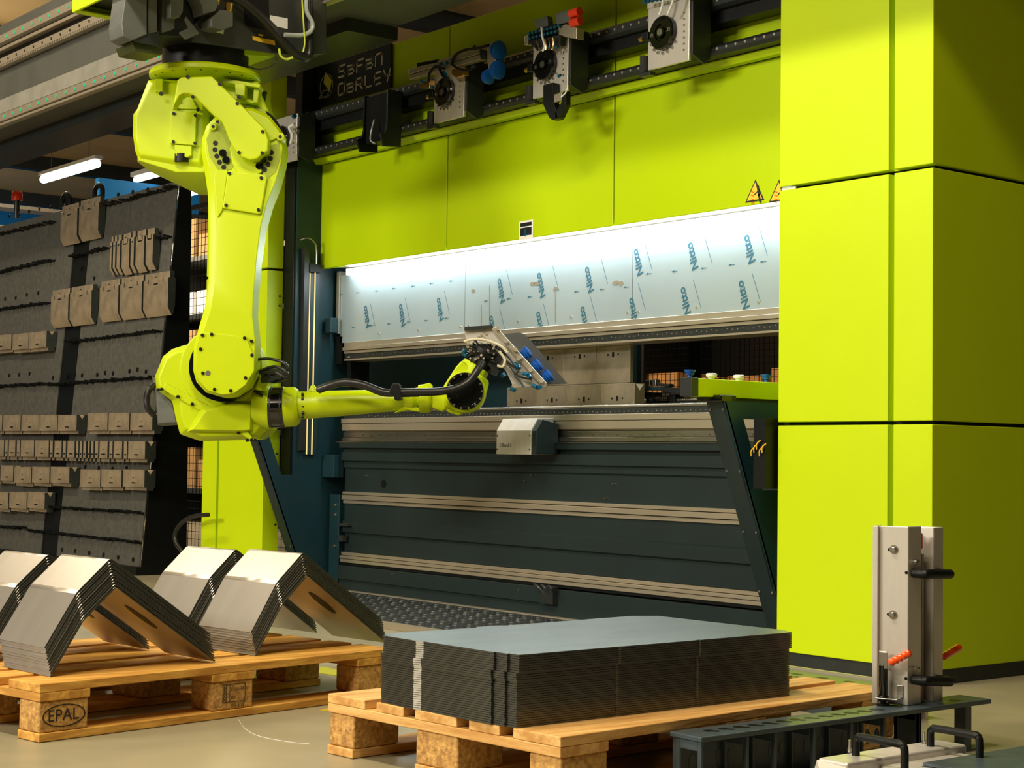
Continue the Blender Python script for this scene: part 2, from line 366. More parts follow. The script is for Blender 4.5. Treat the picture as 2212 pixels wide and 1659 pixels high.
for u, v, w_ in ((805, 680, 1), (880, 668, 1), (965, 652, 1), (1100, 608, 1), (1200, 600, 1), (1305, 584, 1), (1085, 690, 1), (1180, 682, 1), (1282, 668, 1), (1530, 540, 1), (1648, 520, 1), (1386, 640, 1), (1505, 633, 1), (1633, 620, 1), (1400, 552, 1)):
    p = bp(u, v, 1, 4.7995)
    bm = BM(); stroke(bm, [p+V((-0.02, -0.001, 0.055)), p+V((0.025, -0.001, -0.06))], 0.0016, NY, 0.0005); obj('film_fine_print', bm, BLUEINK, PB)
bm = BM()
for u, v in ((1022, 628), (1150, 612), (1160, 612), (1200, 624), (1330, 611), (1342, 611)):
    p = bp(u, v, 1, 4.7995)
    pts = [p+V((math.cos(a)*0.022*random.uniform(.6, 1.2), -0.001, math.sin(a)*0.010*random.uniform(.5, 1.3))) for a in [i*math.pi/4 for i in range(8)]]
    prism(bm, pts, (0, 0.001, 0))
for u, v0, v1 in ((1058, 618, 705), (1040, 660, 710), (1200, 630, 695)):
    a = bp(u, v0, 1, 4.7995); b = bp(u, v1, 1, 4.7995); stroke(bm, [a, b], 0.006, NY, 0.0008)
obj('film_tear', bm, ALU, PB, label='torn spots in the film')
bm = BM()
for u, v in ((741, 729), (819, 721), (904, 713), (995, 706), (1013, 704), (1119, 694), (1234, 685), (1356, 675), (1380, 674), (1505, 663), (1639, 653)):
    p = bp(u, v, 1, 4.80); cyl(bm, (p.x, 4.797, p.z), (p.x, 4.80, p.z), 0.006, n=10)
obj('film_plate_screw', bm, ALU, PB)
obj('film_plate_edge', box(BM(), -7.485, -7.462, 4.79, 4.83, 1.36, 1.69), ALU, PB)
obj('ram_guide', box(box(BM(), -7.50, -7.44, 4.80, 4.90, 1.20, 1.345), -7.44, -7.40, 4.835, 4.95, 0.93, 1.31), BLACK, PB)
# LED strip
obj('led_channel', box(BM(), -7.44, -4.05, 4.742, 4.86, 1.705, 1.74), ALU, PB, label='light channel above the film plates')
obj('led_lamp', box(BM(), -7.36, -4.05, 4.768, 4.798, 1.662, 1.692), LED, PB, label='lit white LED strip')
led = area('led_glow', (-5.7, 4.755, 1.672), (-5.7, 4.83, 1.0), 3.2, 0.03, 13, (0.80, 0.93, 1.0)); led.parent = None
# upper tool beam
obj('upper_clamp_beam', box(box(box(BM(), -7.41, -4.10, 4.795, 4.93, 1.286, 1.3095), -7.41, -4.10, 4.785, 4.93, 1.266, 1.284), -7.41, -4.10, 4.795, 4.93, 1.250, 1.264), ALU, PB, bevel=0.002, label='pale aluminium clamping rail with fluted profile')
obj('upper_tool_clamp', box(BM(), -7.41, -4.10, 4.80, 4.93, 1.222, 1.250), DARK, PB, bevel=0.002)
obj('clamp_lip', box(BM(), -7.41, -4.10, 4.797, 4.93, 1.213, 1.222), ALU, PB, bevel=0.001)
bm = BM(); text(bm, 'wila', (-7.38, 4.7995, 1.229), (1, 0, 0), (0, 0, 1), 0.014, 0.0006)
obj('clamp_marking', bm, WHITE, PB, label='small white lettering')
bm = BM()
for i in range(110): cyl(bm, (-7.2+i*0.0285, 4.7985, 1.2365+0.004*(i % 3 == 0)), (-7.2+i*0.0285, 4.80, 1.2365+0.004*(i % 3 == 0)), 0.0022, n=6)
for i in range(110): cyl(bm, (-7.2+i*0.0285, 4.7985, 0.9215-0.003*(i % 3 == 0)), (-7.2+i*0.0285, 4.80, 0.9215-0.003*(i % 3 == 0)), 0.0022, n=6)
obj('clamp_hole_row', bm, ALU, PB)
# lower beam
obj('bed_top_roll', cyl(BM(), (-7.41, 4.815, 0.9425), (-4.18, 4.815, 0.9425), 0.0095, n=16), STEEL, PB)
obj('lower_tool_clamp', box(BM(), -7.41, -4.18, 4.80, 4.99, 0.911, 0.934), DARK, PB, bevel=0.001)
obj('bed_rail', box(box(box(BM(), -7.41, -4.18, 4.785, 4.99, 0.884, 0.9095), -7.41, -4.18, 4.79, 4.99, 0.846, 0.882), -7.41, -4.18, 4.81, 4.99, 0.84, 0.846), ALU, PB, bevel=0.002, label='pale aluminium bed rail')
obj('bed_glide', box(box(BM(), -7.41, -4.18, 4.80, 4.99, 0.812, 0.838), -7.41, -4.18, 4.79, 4.99, 0.792, 0.811), STEEL, PB, bevel=0.002)
bm = BM()
for i in range(40): cyl(bm, (-7.3+i*0.078, 4.798, 0.822), (-7.3+i*0.078, 4.80, 0.822), 0.003, n=6)
obj('glide_hole_row', bm, DARK, PB)
zb = [(0.785, 4.77), (0.757, 4.77), (0.757, 4.80), (0.735, 4.80), (0.735, 4.785), (0.690, 4.785), (0.684, 4.80), (0.655, 4.80), (0.648, 4.81), (0.60, 4.81), (0.53, 4.81)]
pts = [(4.95, 0.787)]+[(y, z) for z, y in zb]+[(4.81, 0.528), (4.95, 0.528)]
obj('apron_upper', prism(BM(), [(-7.40, y, z) for y, z in pts], (3.2, 0, 0)), APRON, PB)
obj('apron_edge', box(BM(), -7.43, -4.18, 4.766, 4.80, 0.785, 0.789), STEEL, PB)
obj('front_rail', box(box(box(BM(), -7.40, -4.18, 4.795, 4.95, 0.513, 0.528), -7.40, -4.18, 4.79, 4.95, 0.487, 0.510), -7.40, -4.18, 4.80, 4.95, 0.467, 0.484), ALU, PB, bevel=0.002, label='beige aluminium rail across the apron')
pts = [(4.95, 0.467), (4.81, 0.467), (4.81, 0.38), (4.80, 0.374), (4.80, 0.318), (4.815, 0.310), (4.815, 0.215), (4.95, 0.215)]
obj('apron_middle', prism(BM(), [(-7.40, y, z) for y, z in pts], (3.2, 0, 0)), APRON, PB)
obj('front_rail', box(box(box(BM(), -7.41, -4.18, 4.80, 4.95, 0.197, 0.213), -7.41, -4.18, 4.79, 4.95, 0.180, 0.195), -7.41, -4.18, 4.795, 4.95, 0.160, 0.178), ALU, PB, bevel=0.002, label='lower beige aluminium rail')
obj('brush_strip', box(BM(), -7.41, -4.18, 4.80, 4.95, 0.147, 0.160), BLACK, PB)
obj('apron_lower', box(box(BM(), -7.41, -5.75, 4.775, 4.95, 0.075, 0.145), -7.41, -4.18, 4.79, 4.95, 0.0, 0.140), APRON, PB, bevel=0.002)
bm = BM(); cyl(bm, (-7.04, 4.8085, 0.575), (-7.04, 4.81, 0.575), 0.022, n=20)
cyl(bm, (-4.40, 4.789, 0.02), (-4.40, 4.79, 0.02), 0.03, n=20); obj('apron_hole', bm, BLACK, PB)
bm = BM(); box(bm, -5.73, -5.64, 4.76, 4.79, 0.075, 0.150)
for k in range(3): tube(bm, [(-5.77+k*.05, 4.76, 0.155), (-5.73+k*.045, 4.75, 0.148), (-5.70+k*.03, 4.765, 0.12)], 0.005, 6)
obj('latch_unit', bm, DARK, PB)
bm = BM()
for x, z in ((-7.2, .612), (-5.9, .612), (-5.3, .612), (-4.5, .61), (-5.85, .64), (-5.35, .55), (-6.9, .13), (-5.9, .12)): cyl(bm, (x, 4.7985 if z > .5 else 4.773, z), (x, 4.812, z), 0.004, n=8)
obj('apron_screw', bm, STEEL, PB)
bm = BM(); box(bm, -7.40, -7.31, 4.77, 4.80, 0.350, 0.362); box(bm, -7.40, -7.36, 4.775, 4.80, 0.27, 0.30); obj('apron_catch', bm, STEEL, PB)
# interior
obj('rear_panel', box(BM(), -8.4, -5.75, 5.35, 5.38, 0.60, 1.75), TEAL, PB)
rp0, rp1 = bp(1488, 780, 1, 5.9).x, bp(1508, 780, 1, 5.9).x
obj('rear_column', box(BM(), rp0, rp1, 5.9, 5.92, 0.0, 2.0), BLACK, PB)
def bgp(name, pts, m_, th=.06, y=5.02, lab=None): return obj(name, prism(BM(), [bp(u, v, 1, y) for u, v in pts], (0, th, 0)), m_, PB, bevel=.002, label=lab)
bgp('backgauge_bar', [(1376, 833), (1432, 835), (1432, 843), (1376, 842)], TEAL); bgp('backgauge_bar', [(1430, 836), (1470, 838), (1470, 850), (1430, 848)], DARK)
bgp('backgauge_block', [(1393, 821), (1404, 821), (1404, 833), (1393, 833)], STEEL, .03, 5.01); bgp('backgauge_block', [(1408, 819), (1416, 820), (1417, 833), (1408, 833)], STEEL, .03, 5.01); bgp('backgauge_block', [(1420, 828), (1445, 829), (1446, 835), (1420, 834)], DARK, .03, 5.01)
bgp('backgauge_housing', [(1380, 846), (1412, 848), (1412, 874), (1380, 874)], BLACK, .05, 5.04); bgp('backgauge_housing', [(1445, 852), (1458, 852), (1458, 874), (1445, 874)], BLACK, .05, 5.04)
for u0, u1, v in ((1413, 1444, 861), (1459, 1512, 865)):
    a, b = bp(u0, v, 1, 5.06), bp(u1, v, 1, 5.06); b.z = a.z; bm = BM(); cyl(bm, a, b, .009, n=14); n_ = int((b-a).length/.012)
    for i in range(n_): p = a.lerp(b, (i+.3)/n_); cyl(bm, p, p+V((.005, 0, 0)), .012, n=12)
    obj('backgauge_screw', bm, STEEL, PB, label='shiny threaded spindle')
p = bp(1393, 866, 1, 5.03); obj('backgauge_knob', lathe(BM(), p, NY, [(0, .014), (.008, .014), (.012, .008)], 16), STEEL, PB)
# warning stickers and pictogram
for i, uc in enumerate((1630, 1681)):
    a, b, c = bp(uc-20, 438, 1, 4.709), bp(uc+21, 432, 1, 4.709), bp(uc+2, 388, 1, 4.709)
    g = (a+b+c)/3
    s = obj('warning_sticker', prism(BM(), [a, b, c], (0, -0.001, 0)), INK, PB, label='black edged yellow warning triangle')
    f = 0.80
    obj('yellow_field', prism(BM(), [g+(p-g)*f+V((0, -0.001, 0)) for p in (a, b, c)], (0, -0.001, 0)), YELLOW, s)
    bm = BM(); x, z = g.x+0.018, g.z
    stroke(bm, [(x, 4.706, z+0.018), (x+0.005, 4.706, z-0.006), (x+0.012, 4.706, z-0.032)], 0.009, NY, 0.0006)
    cyl(bm, (x-0.003, 4.7055, z+0.028), (x-0.003, 4.7065, z+0.028), 0.006, n=12)
    stroke(bm, [(x+0.001, 4.706, z+0.01), (x-0.018, 4.706, z-0.002)], 0.004, NY, 0.0006)
    obj('pictogram', bm, INK, s)
    bm = BM()
    for k in range(4): stroke(bm, [(x-0.035, 4.706, z-0.03+k*0.014), (x-0.022, 4.706, z-0.035+k*0.014)], 0.003, NY, 0.0006)
    obj('pictogram', bm, ORANGE, s)
a = bp(1121, 520, 1, 4.709); b = bp(1152, 474, 1, 4.709)
s = obj('notice_sticker', box(BM(), a.x, b.x, 4.708, 4.709, a.z, b.z), WHITE, PB, bevel=0.0005, label='small white framed pictogram')
w_, h_ = b.x-a.x, b.z-a.z
obj('dark_field', box(box(BM(), a.x+.10*w_, b.x-.10*w_, 4.7074, 4.708, a.z+.70*h_, b.z-.10*h_), a.x+.10*w_, b.x-.10*w_, 4.7074, 4.708, a.z+.22*h_, a.z+.64*h_), SIGNM, s)
obj('blue_mark', box(box(BM(), a.x+.42*w_, a.x+.50*w_, 4.7068, 4.7074, a.z+.18*h_, a.z+.55*h_), a.x+.5*w_, a.x+.75*w_, 4.7068, 4.7074, a.z+.24*h_, a.z+.29*h_), CYAN, s)
bm = BM(); box(bm, -5.165, -5.08, 4.70, 4.709, 1.98, 1.99)
bm.free()
bm = box(BM(), -4.046, -3.98, 4.462, 4.466, 1.686, 1.695); obj('label_strip', bm, WHITE, PB, label='pale sticker end in the seam')

# ---- brand sign
SG = obj('maker_sign', box(BM(), -7.575, -6.868, 4.690, 4.703, 2.560, 2.785), SIGNM, bevel=0.002)
tag(SG, 'black rectangular sign reading SAFAN DARLEY in silver letters at the top left of the press', 'sign')
bm = BM()
LET = {  # 0..1 x 0..1 stroke letters
 'S': [[(1, 1), (.12, 1), (0, .85), (0, .62), (.1, .5), (.9, .5), (1, .4), (1, .12), (.9, 0), (0, 0)]],
 'A': [[(0, .75), (.8, .75), (1, .62), (1, 0), (.1, 0), (0, .12), (0, .3), (.1, .42), (1, .42)]],
 'F': [[(0, 0), (0, .88), (.12, 1), (1, 1)], [(0, .5), (.85, .5)]],
 'N': [[(0, 0), (0, .62), (.12, .75), (.88, .75), (1, .62), (1, 0)]],
 'M': [[(0, 0), (0, 1), (.88, 1), (1, .88), (1, 0)]],
 'D': [[(0, 0), (0, 1), (.85, 1), (1, .85), (1, .15), (.85, 0), (0, 0)]],
 'R': [[(0, 0), (0, .88), (.12, 1), (.9, 1), (1, .88), (1, .56), (.9, .46), (.1, .46)], [(.5, .46), (1, 0)]],
 'L': [[(0, 1), (0, .12), (.12, 0), (1, 0)]],
 'E': [[(1, 1), (.12, 1), (0, .88), (0, .12), (.12, 0), (1, 0)], [(0, .5), (.85, .5)]],
 'Y': [[(0, 1), (.35, .5), (.9, .45)], [(1, 1), (.55, 0)]]}
def word(s, x, z, cw, ch, gap, wd, sh=0.0):
    for i, ch_ in enumerate(s):
        for st in LET[ch_]:
            stroke(bm, [(x+i*(cw+gap)+p[0]*cw, 4.6895, z+p[1]*ch) for p in st], wd, NY, 0.0012)
word('SAFAM', -7.345, 2.690, 0.058, 0.058, 0.028, 0.0095)
word('DARLEY', -7.345, 2.595, 0.058, 0.058, 0.026, 0.0095)
obj('lettering', bm, SIGNT, SG, label='silver SAFAN DARLEY letters')
cx, cz = -7.462, 2.665
bm = BM(); stroke(bm, [(cx+0.062*math.cos(t*math.pi/14), 4.6895, cz+0.062*math.sin(t*math.pi/14)*1.0) for t in range(28)], 0.0022, NY, 0.001, close=True)
stroke(bm, [(cx-.07, 4.6893, cz-.055), (cx-.03, 4.6893, cz-.02), (cx+.03, 4.6893, cz-.025), (cx+.01, 4.6893, cz-.055)], 0.0022, NY, 0.001, close=True)
obj('logo_outline', bm, SIGNT, SG)
bm = BM(); prism(bm, [(cx-.012, 4.6885, cz+.075), (cx+.052, 4.6885, cz+.022), (cx+.035, 4.6885, cz-.035), (cx-.028, 4.6885, cz+.02)], (0, 0.001, 0)); obj('logo_diamond', bm, OLIVE, SG)

# ---- E-Bend box on bed
EB = thing('bend_assist_unit', 'pale steel box marked E-Bend L mounted on the bed rail below the robot wrist', 'machine unit', (-5.795, 4.72, 0.73))
prof = [(4.655, 0.732), (4.655, 0.838), (4.69, 0.892), (4.785, 0.896), (4.785, 0.732)]
obj('cover', prism(BM(), [(-5.922, y, z) for y, z in prof], (0.245, 0, 0)), STAIN, EB, bevel=0.002)
obj('end_cap', prism(BM(), [(-5.677, y, z) for y, z in [(4.66, .735), (4.66, .836), (4.695, .887), (4.785, .87), (4.785, .735)]], (0.03, 0, 0)), APRON, EB, bevel=0.003)
bm = BM(); text(bm, 'E-Bend L', (-5.90, 4.6548, 0.765), (1, 0, 0), (0, 0, 1), 0.024, 0.0005); obj('marking', bm, DARK, EB, label='engraved E-Bend L lettering')
bm = BM()
for x in (-5.914, -5.685):
    for z in (0.755, 0.815): cyl(bm, (x, 4.652, z), (x, 4.656, z), 0.0035, n=8)
obj('cover_screw', bm, DARK, EB)

# ---- tools mounted in the press
def die_row(x0, x1, n, y, z0, z1, name, lab, thick=0.05, group=None):
    dx = (x1-x0)/n
    for k in range(n):
        a, b = x0+k*dx+0.001, x0+(k+1)*dx-0.001
        t = thing(name, lab % ('rightmost' if k == n-1 else ('second from the right' if k == n-2 else 'third from the right' if k == n-3 else 'leftmost')), 'tool', ((a+b)/2, y, z0), group)
        obj('body', box(BM(), a, b, y, y+thick, z0, z1), DIEM, t, bevel=0.0015)
        bm = BM(); c = (a+b)/2
        zm = z0+(z1-z0)*(0.30 if name == 'press_die' else 0.77)
        box(bm, c-0.007, c+0.007, y-0.0008, y+0.001, zm-0.011, zm+0.011)
        for s in (-1, 1): cyl(bm, (c+s*0.033, y-0.0008, zm), (c+s*0.033, y+0.001, zm), 0.005, n=10)
        obj('tool_slot', bm, BLACK, t)
        if k == n-1 and name == 'press_die':
            obj('end_mark', prism(BM(), [(b+.0005, y+.008, z1-.004), (b+.0005, y+thick-.008, z1-.004), (b+.0005, y+thick/2, z1-.03)], (0.001, 0, 0)), WHITE, t, label='pale V notch on the end face')
die_row(-6.10, -5.226, 4, 4.852, 0.952, 1.043, 'press_die', 'long grey steel die standing on the press bed, %s', 0.06, 'dies standing on the press bed')
die_row(-5.98, -5.312, 3, 4.905, 1.047, 1.212, 'press_punch', 'tall grey steel punch plate hanging above the press dies, %s', 0.02, 'punches hanging in the press')
obj('punch_lip', box(BM(), -5.98, -5.312, 4.895, 4.93, 1.045, 1.050), STEEL, PB)

# ---- sheet support console on the right
SP = thing('sheet_support', 'lime green sheet support beam on the right side console of the press', 'support', (-4.22, 4.3, 0.935))
obj('beam', box(BM(), -4.255, -4.20, 4.205, 4.75, 0.943, 1.008), LIME, SP, bevel=0.003)
obj('beam_foot', box(BM(), -4.25, -4.205, 4.25, 4.75, 0.931, 0.942), DARK, SP)
obj('end_cap', box(BM(), -4.256, -4.198, 4.170, 4.204, 0.943, 1.010), DARK, SP, bevel=0.002)
obj('console_head', box(BM(), -4.262, -4.160, 4.28, 4.36, 0.925, 0.952), BLACKG, SP, bevel=0.006)
for i, (u, m_) in enumerate(((1490, BLUECUP), (1537, WHITE), (1596, WHITE), (1655, BLUECUP))):
    p = bp(u, 820, 0, -4.228)
    bm = lathe(BM(), (p.x, p.y, 1.008), UP, [(0, .008), (.012, .008), (.012, .013), (.018, .016), (.018, .013), (.024, .019), (.030, .0215), (.030, .017)] if m_ is BLUECUP else [(0, .010), (.008, .014), (.010, .019), (.020, .021), (.022, .016)], 20)
    obj('suction_cup' if m_ is BLUECUP else 'support_pad', bm, m_, SP)
bm = BM(); box(bm, -4.115, -4.06, 4.40, 4.50, 0.62, 0.87); 
CB = tag(obj('cable_bundle', bm, BLACK), 'dark cable box with yellow striped cables beside the right press housing', 'cables')
bm = BM()
for k in range(5): tube(bm, [(-4.118+k*.013, 4.392, 0.735+.012*(k % 3)), (-4.112+k*.013, 4.386, 0.755+.012*(k % 3)), (-4.10+k*.013, 4.392, 0.768+.012*(k % 3))], 0.0022, 6)
obj('cable_sleeve', bm, YELLOW, CB)

# ---- step platform
ST = thing('step_platform', 'dark studded metal step plate lying on the floor in front of the press', 'platform', (-5.9, 4.5, 0))
obj('base', box(BM(), -7.30, -4.28, 3.98, 4.76, 0.0, 0.018), DARK, ST, bevel=0.003)
bm = BM(); nn = 0
for i in range(60):
    for j in range(13):
        x = -7.2+i*0.047+(j % 2)*0.023; y = 4.02+j*0.056
        d = V((0.7, 0.7, 0)) if (j+i) % 2 else V((0.7, -0.7, 0)); e = V((-d.y, d.x, 0))
        c = V((x, y, 0.018)); prism(bm, [c-d*.014, c+e*.006, c+d*.014, c-e*.006], (0, 0, 0.004))
t_ = obj('tread_stud', bm, mat('worn_tread', (0.16, 0.17, 0.16), .4, metal=.6, noise=.2), ST); t_['kind'] = 'stuff'
obj('edge_rail', box(box(BM(), -7.36, -4.28, 4.745, 4.785, 0.0, 0.022), -7.3, -4.28, 3.965, 3.98, 0.0, 0.03), ALU, ST, bevel=0.002)

# ================================================================== GRIPPER CHANGER RAILS
RL = thing('gripper_rail', 'pair of long dark horizontal rails carrying gripper stations above the green panels', 'rail', (-5.8, 4.6, 2.25))
def chan(z0, z1):
    bm = BM(); prism(bm, [(-7.62, y, z) for y, z in ((4.70, z0), (4.60, z0), (4.585, z0+.012), (4.585, z1-.014), (4.60, z1), (4.70, z1))], (3.57, 0, 0)); return bm
obj('upper_rail', chan(2.460, 2.514), DARK, RL, bevel=0.002); obj('lower_rail', chan(2.280, 2.322), DARK, RL, bevel=0.002)
obj('cable_tray', box(BM(), -7.62, -4.05, 4.62, 4.70, 2.410, 2.458), BLACK, RL)
obj('rail_backing', box(BM(), -7.62, -4.05, 4.70, 4.709, 2.252, 2.30), DARK, RL)
bm = BM()
for i in range(72):
    x = -7.58+i*0.049
    cyl(bm, (x, 4.583, 2.490), (x, 4.585, 2.490), 0.0055, n=8); cyl(bm, (x, 4.583, 2.302), (x, 4.585, 2.302), 0.0055, n=8)
obj('rail_screw_row', bm, ALU, RL)
def station(u, v, label, kind):
    YP = 4.480                                   # front of the face plate
    c0_ = bp(u, v, 1, YP); x, z = c0_.x+0.02, c0_.z
    t = thing('gripper_station', label, 'gripper', (x, 4.53, z))
    if kind != 'empty':
        obj('face_plate', box(BM(), x-0.115, x+0.115, YP, YP+.012, z-0.130, z+0.115), STAIN, t, bevel=0.003)
        obj('side_cheek', prism(BM(), [(x+0.117, y, z+q) for y, q in ((YP+.005, .10), (4.545, .13), (4.583, .13), (4.583, -.11), (4.55, -.135), (YP+.005, -.105))], (0.012, 0, 0)), DARK, t, bevel=0.002)
        obj('body', box(BM(), x-0.09, x+0.115, YP+.012, 4.583, z-0.10, z+0.11), BLACK, t)
        obj('hook', box(box(BM(), x-0.140, x-0.120, YP-.02, YP+.03, z-0.14, z-0.07), x-0.140, x-0.08, YP-.02, YP+.01, z-0.155, z-0.14), DARK, t, bevel=0.002)
        c = (x-0.02, YP, z)
        obj('coupling_disc', lathe(BM(), c, NY, [(0, .067), (.018, .067), (.023, .062), (.023, .034), (.016, .031), (.016, .024), (.028, .022), (.028, .010), (.018, .008)], 36), BLACKG, t, label='round black tool changer disc')
        for s_ in (-1, 1): obj('disc_screw', lathe(BM(), (c[0]+s_*.047, YP-.022, c[2]+s_*.004), NY, [(0, .008), (.003, .008), (.003, .005), (.001, .004)], 14), STEEL, t)
        obj('disc_core', cyl(BM(), (c[0], YP-.026, c[2]), (c[0], YP-.029, c[2]), 0.014, n=20), STEEL, t)
        for k in range(7): obj('plate_screw', cyl(BM(), (x+0.088, YP-.003, z-0.085+k*0.024), (x+0.088, YP, z-0.085+k*0.024), 0.0045, n=8), STEEL, t)
        for k in range(7):
            a = math.radians(205+k*20); obj('rim_pin', cyl(BM(), (c[0]+.078*math.cos(a), YP-.007, c[2]+.078*math.sin(a)), (c[0]+.078*math.cos(a), YP, c[2]+.078*math.sin(a)), 0.006, n=8), STEEL, t)
        obj('side_connector', box(BM(), c[0]-0.100, c[0]-0.066, YP-.03, YP-.002, c[2]-0.016, c[2]+0.016), BLACK, t, bevel=0.003)
        obj('hose_nipple', cyl(BM(), (c[0]-0.125, YP-.016, c[2]-.004), (c[0]-0.100, YP-.016, c[2]), 0.010, n=10), BRASS, t)
    else:
        for dx, m_ in ((-.10, BLACK), (.10, DARK)):
            obj('holder_plate', prism(BM(), [(x+dx, y, z+q) for y, q in ((YP+.02, .14), (4.583, .14), (4.583, -.13), (YP, -.14), (YP-.02, -.08), (YP+.01, -.07), (YP+.02, -.03))], (0.012, 0, 0)), m_, t, bevel=0.002)
        obj('body', box(BM(), x-0.085, x+0.10, YP+.03, 4.583, z-0.10, z+0.13), BLACK, t)
        bm = tube(BM(), [(x+0.03, YP, z-.0), (x+.04, YP-.02, z-.05), (x+.03, YP-.02, z-.10), (x+.07, YP-.02, z-.125)], 0.004); obj('cable_clip', bm, GREYHOSE, t)
    return t
YS = 4.44
def sp(u, v, y=YS): return bp(u, v, 1, y)
def sbar(t, name, pts, m_, th=.03, y=YS, bev=.002):
    return obj(name, prism(BM(), [sp(u, v, y) for u, v in pts], (0, th, 0)), m_, t, bevel=bev)
def shose(t, name, pts, m_, r=.005, y=YS-.02):
    return obj(name, tube(BM(), [sp(u, v, y) for u, v in pts], r, 8), m_, t)
def sfit(t, pts, m_=None, r=.008):
    for u, v in pts:
        p = sp(u, v, YS-.012); obj('hose_fitting', cyl(BM(), p, p+V((.014, 0, .003)), r, n=8), m_ or CYAN, t)
s5 = station(612, 300, 'leftmost gripper station, partly hidden behind the robot shoulder', 'plain')
obj('air_hose', tube(BM(), [sp(636, 268), sp(625, 276), sp(632, 292), sp(628, 310)], .008), WHITE, s5); sfit(s5, [(634, 252)], CYAN, .013)
station(796, 262, 'empty black gripper holder on the rails below the sign', 'empty')
s3 = station(964, 200, 'gripper station with long aluminium profile and blue suction cups', 'vac')
sbar(s3, 'profile_bar', [(882, 150), (1035, 104), (1036, 116), (882, 161)], ALU); sbar(s3, 'profile_bar', [(882, 163), (1036, 118), (1040, 128), (884, 172)], ALU)
sbar(s3, 'profile_end', [(1036, 104), (1048, 108), (1050, 130), (1037, 127)], DARK); sbar(s3, 'upright_profile', [(1052, 94), (1066, 90), (1070, 112), (1070, 150), (1056, 156), (1052, 130)], ALU, .035)
for u, v, r in ((1074, 108, .042), (1072, 150, .042), (1052, 165, .034)):
    p = sp(u, v); obj('suction_cup', lathe(BM(), p-V((.02, 0, 0)), (1, .1, -.1), [(0, .015), (.008, r*.8), (.012, r*.6), (.020, r*.95), (.024, r*.75), (.034, r), (.037, r*.85)], 24), BLUECUP, s3)
shose(s3, 'air_hose', [(925, 178), (928, 158), (940, 145), (960, 148)], BLACK, .007); shose(s3, 'air_hose', [(975, 135), (985, 118), (1005, 108), (1030, 104), (1055, 98)], BLACK, .007); shose(s3, 'air_hose', [(975, 138), (990, 148), (1010, 152), (1030, 142)], BLACK, .006); shose(s3, 'air_hose', [(950, 150), (958, 165), (968, 170)], BLACK, .007)
sbar(s3, 'hose_block', [(900, 136), (945, 128), (945, 136), (900, 145)], BLACK); sbar(s3, 'hose_block', [(903, 178), (928, 172), (928, 190), (905, 190)], BRASS); sbar(s3, 'valve_block', [(976, 150), (1000, 146), (1002, 162), (985, 168), (975, 160)], BRASS)
sfit(s3, [(938, 145), (950, 140), (962, 138), (973, 130), (975, 136), (955, 158), (960, 163), (1022, 103), (1020, 146), (932, 190), (908, 178)])
s2 = station(1182, 141, 'gripper station with valve cluster on top and a black hanging finger', 'valve')
sbar(s2, 'profile_bar', [(1133, 78), (1140, 74), (1140, 96), (1133, 98)], ALU); sbar(s2, 'profile_bar', [(1205, 58), (1222, 52), (1246, 60), (1246, 84), (1222, 80), (1206, 74)], ALU, .04)
sbar(s2, 'valve_block', [(1140, 70), (1204, 50), (1206, 72), (1142, 90)], BLACK); sbar(s2, 'valve_block', [(1146, 88), (1210, 74), (1210, 98), (1160, 104), (1148, 100)], DARK)
sfit(s2, [(1141+q*8, 74-q*2.1) for q in range(9)]+[(1142+q*8, 84-q*2.1) for q in range(8)]+[(1170, 105), (1184, 103), (1200, 104), (1206, 165)], CYAN, .0065)
sbar(s2, 'bracket', [(1152, 44), (1182, 34), (1184, 56), (1160, 62)], BOXG); sbar(s2, 'bracket', [(1200, 30), (1230, 20), (1234, 46), (1202, 54)], BOXG, .04)
for u, v in ((1240, 28), (1242, 48)): p = sp(u, v); obj('red_cylinder', cyl(BM(), p-V((.02, 0, 0)), p+V((.035, 0, 0)), .018, n=14), REDM, s2)
for q in range(6): shose(s2, 'air_hose', [(1150+q*9, 92-q*2), (1156+q*8, 100-q), (1162+q*6, 108)], BRASS if q % 2 else RUBBER, .0045)
shose(s2, 'grey_hose', [(1170, 60), (1172, 80), (1177, 100), (1172, 110)], WHITE, .005); shose(s2, 'grey_hose', [(1224, 190), (1222, 200), (1212, 210)], WHITE, .003)
sbar(s2, 'finger', [(1173, 184), (1194, 178), (1194, 220), (1202, 240), (1205, 256), (1192, 259), (1186, 254), (1173, 226)], BLACK, .035); sbar(s2, 'finger', [(1214, 200), (1221, 196), (1221, 226), (1208, 254), (1200, 257), (1198, 244), (1212, 222)], BLACK, .03); sbar(s2, 'finger_block', [(1196, 204), (1214, 200), (1214, 216), (1196, 222)], ALU, .02)
s1 = station(1436, 72, 'rightmost gripper station with tall steel face plate, beside the right housing', 'tall')
obj('tall_plate', prism(BM(), [sp(1398, 20, 4.478), sp(1490, -8, 4.478), sp(1490, -60, 4.478), (sp(1398, -60, 4.478))], (0, .012, 0)), STAIN, s1, bevel=0.003)
sfit(s1, [(1390+q*9, 6-q*2) for q in range(5)]); shose(s1, 'grey_hose', [(1434, -20), (1432, 4), (1428, 22), (1424, 32)], WHITE, .005); shose(s1, 'grey_hose', [(1458, -20), (1452, 8), (1442, 32)], WHITE, .005)

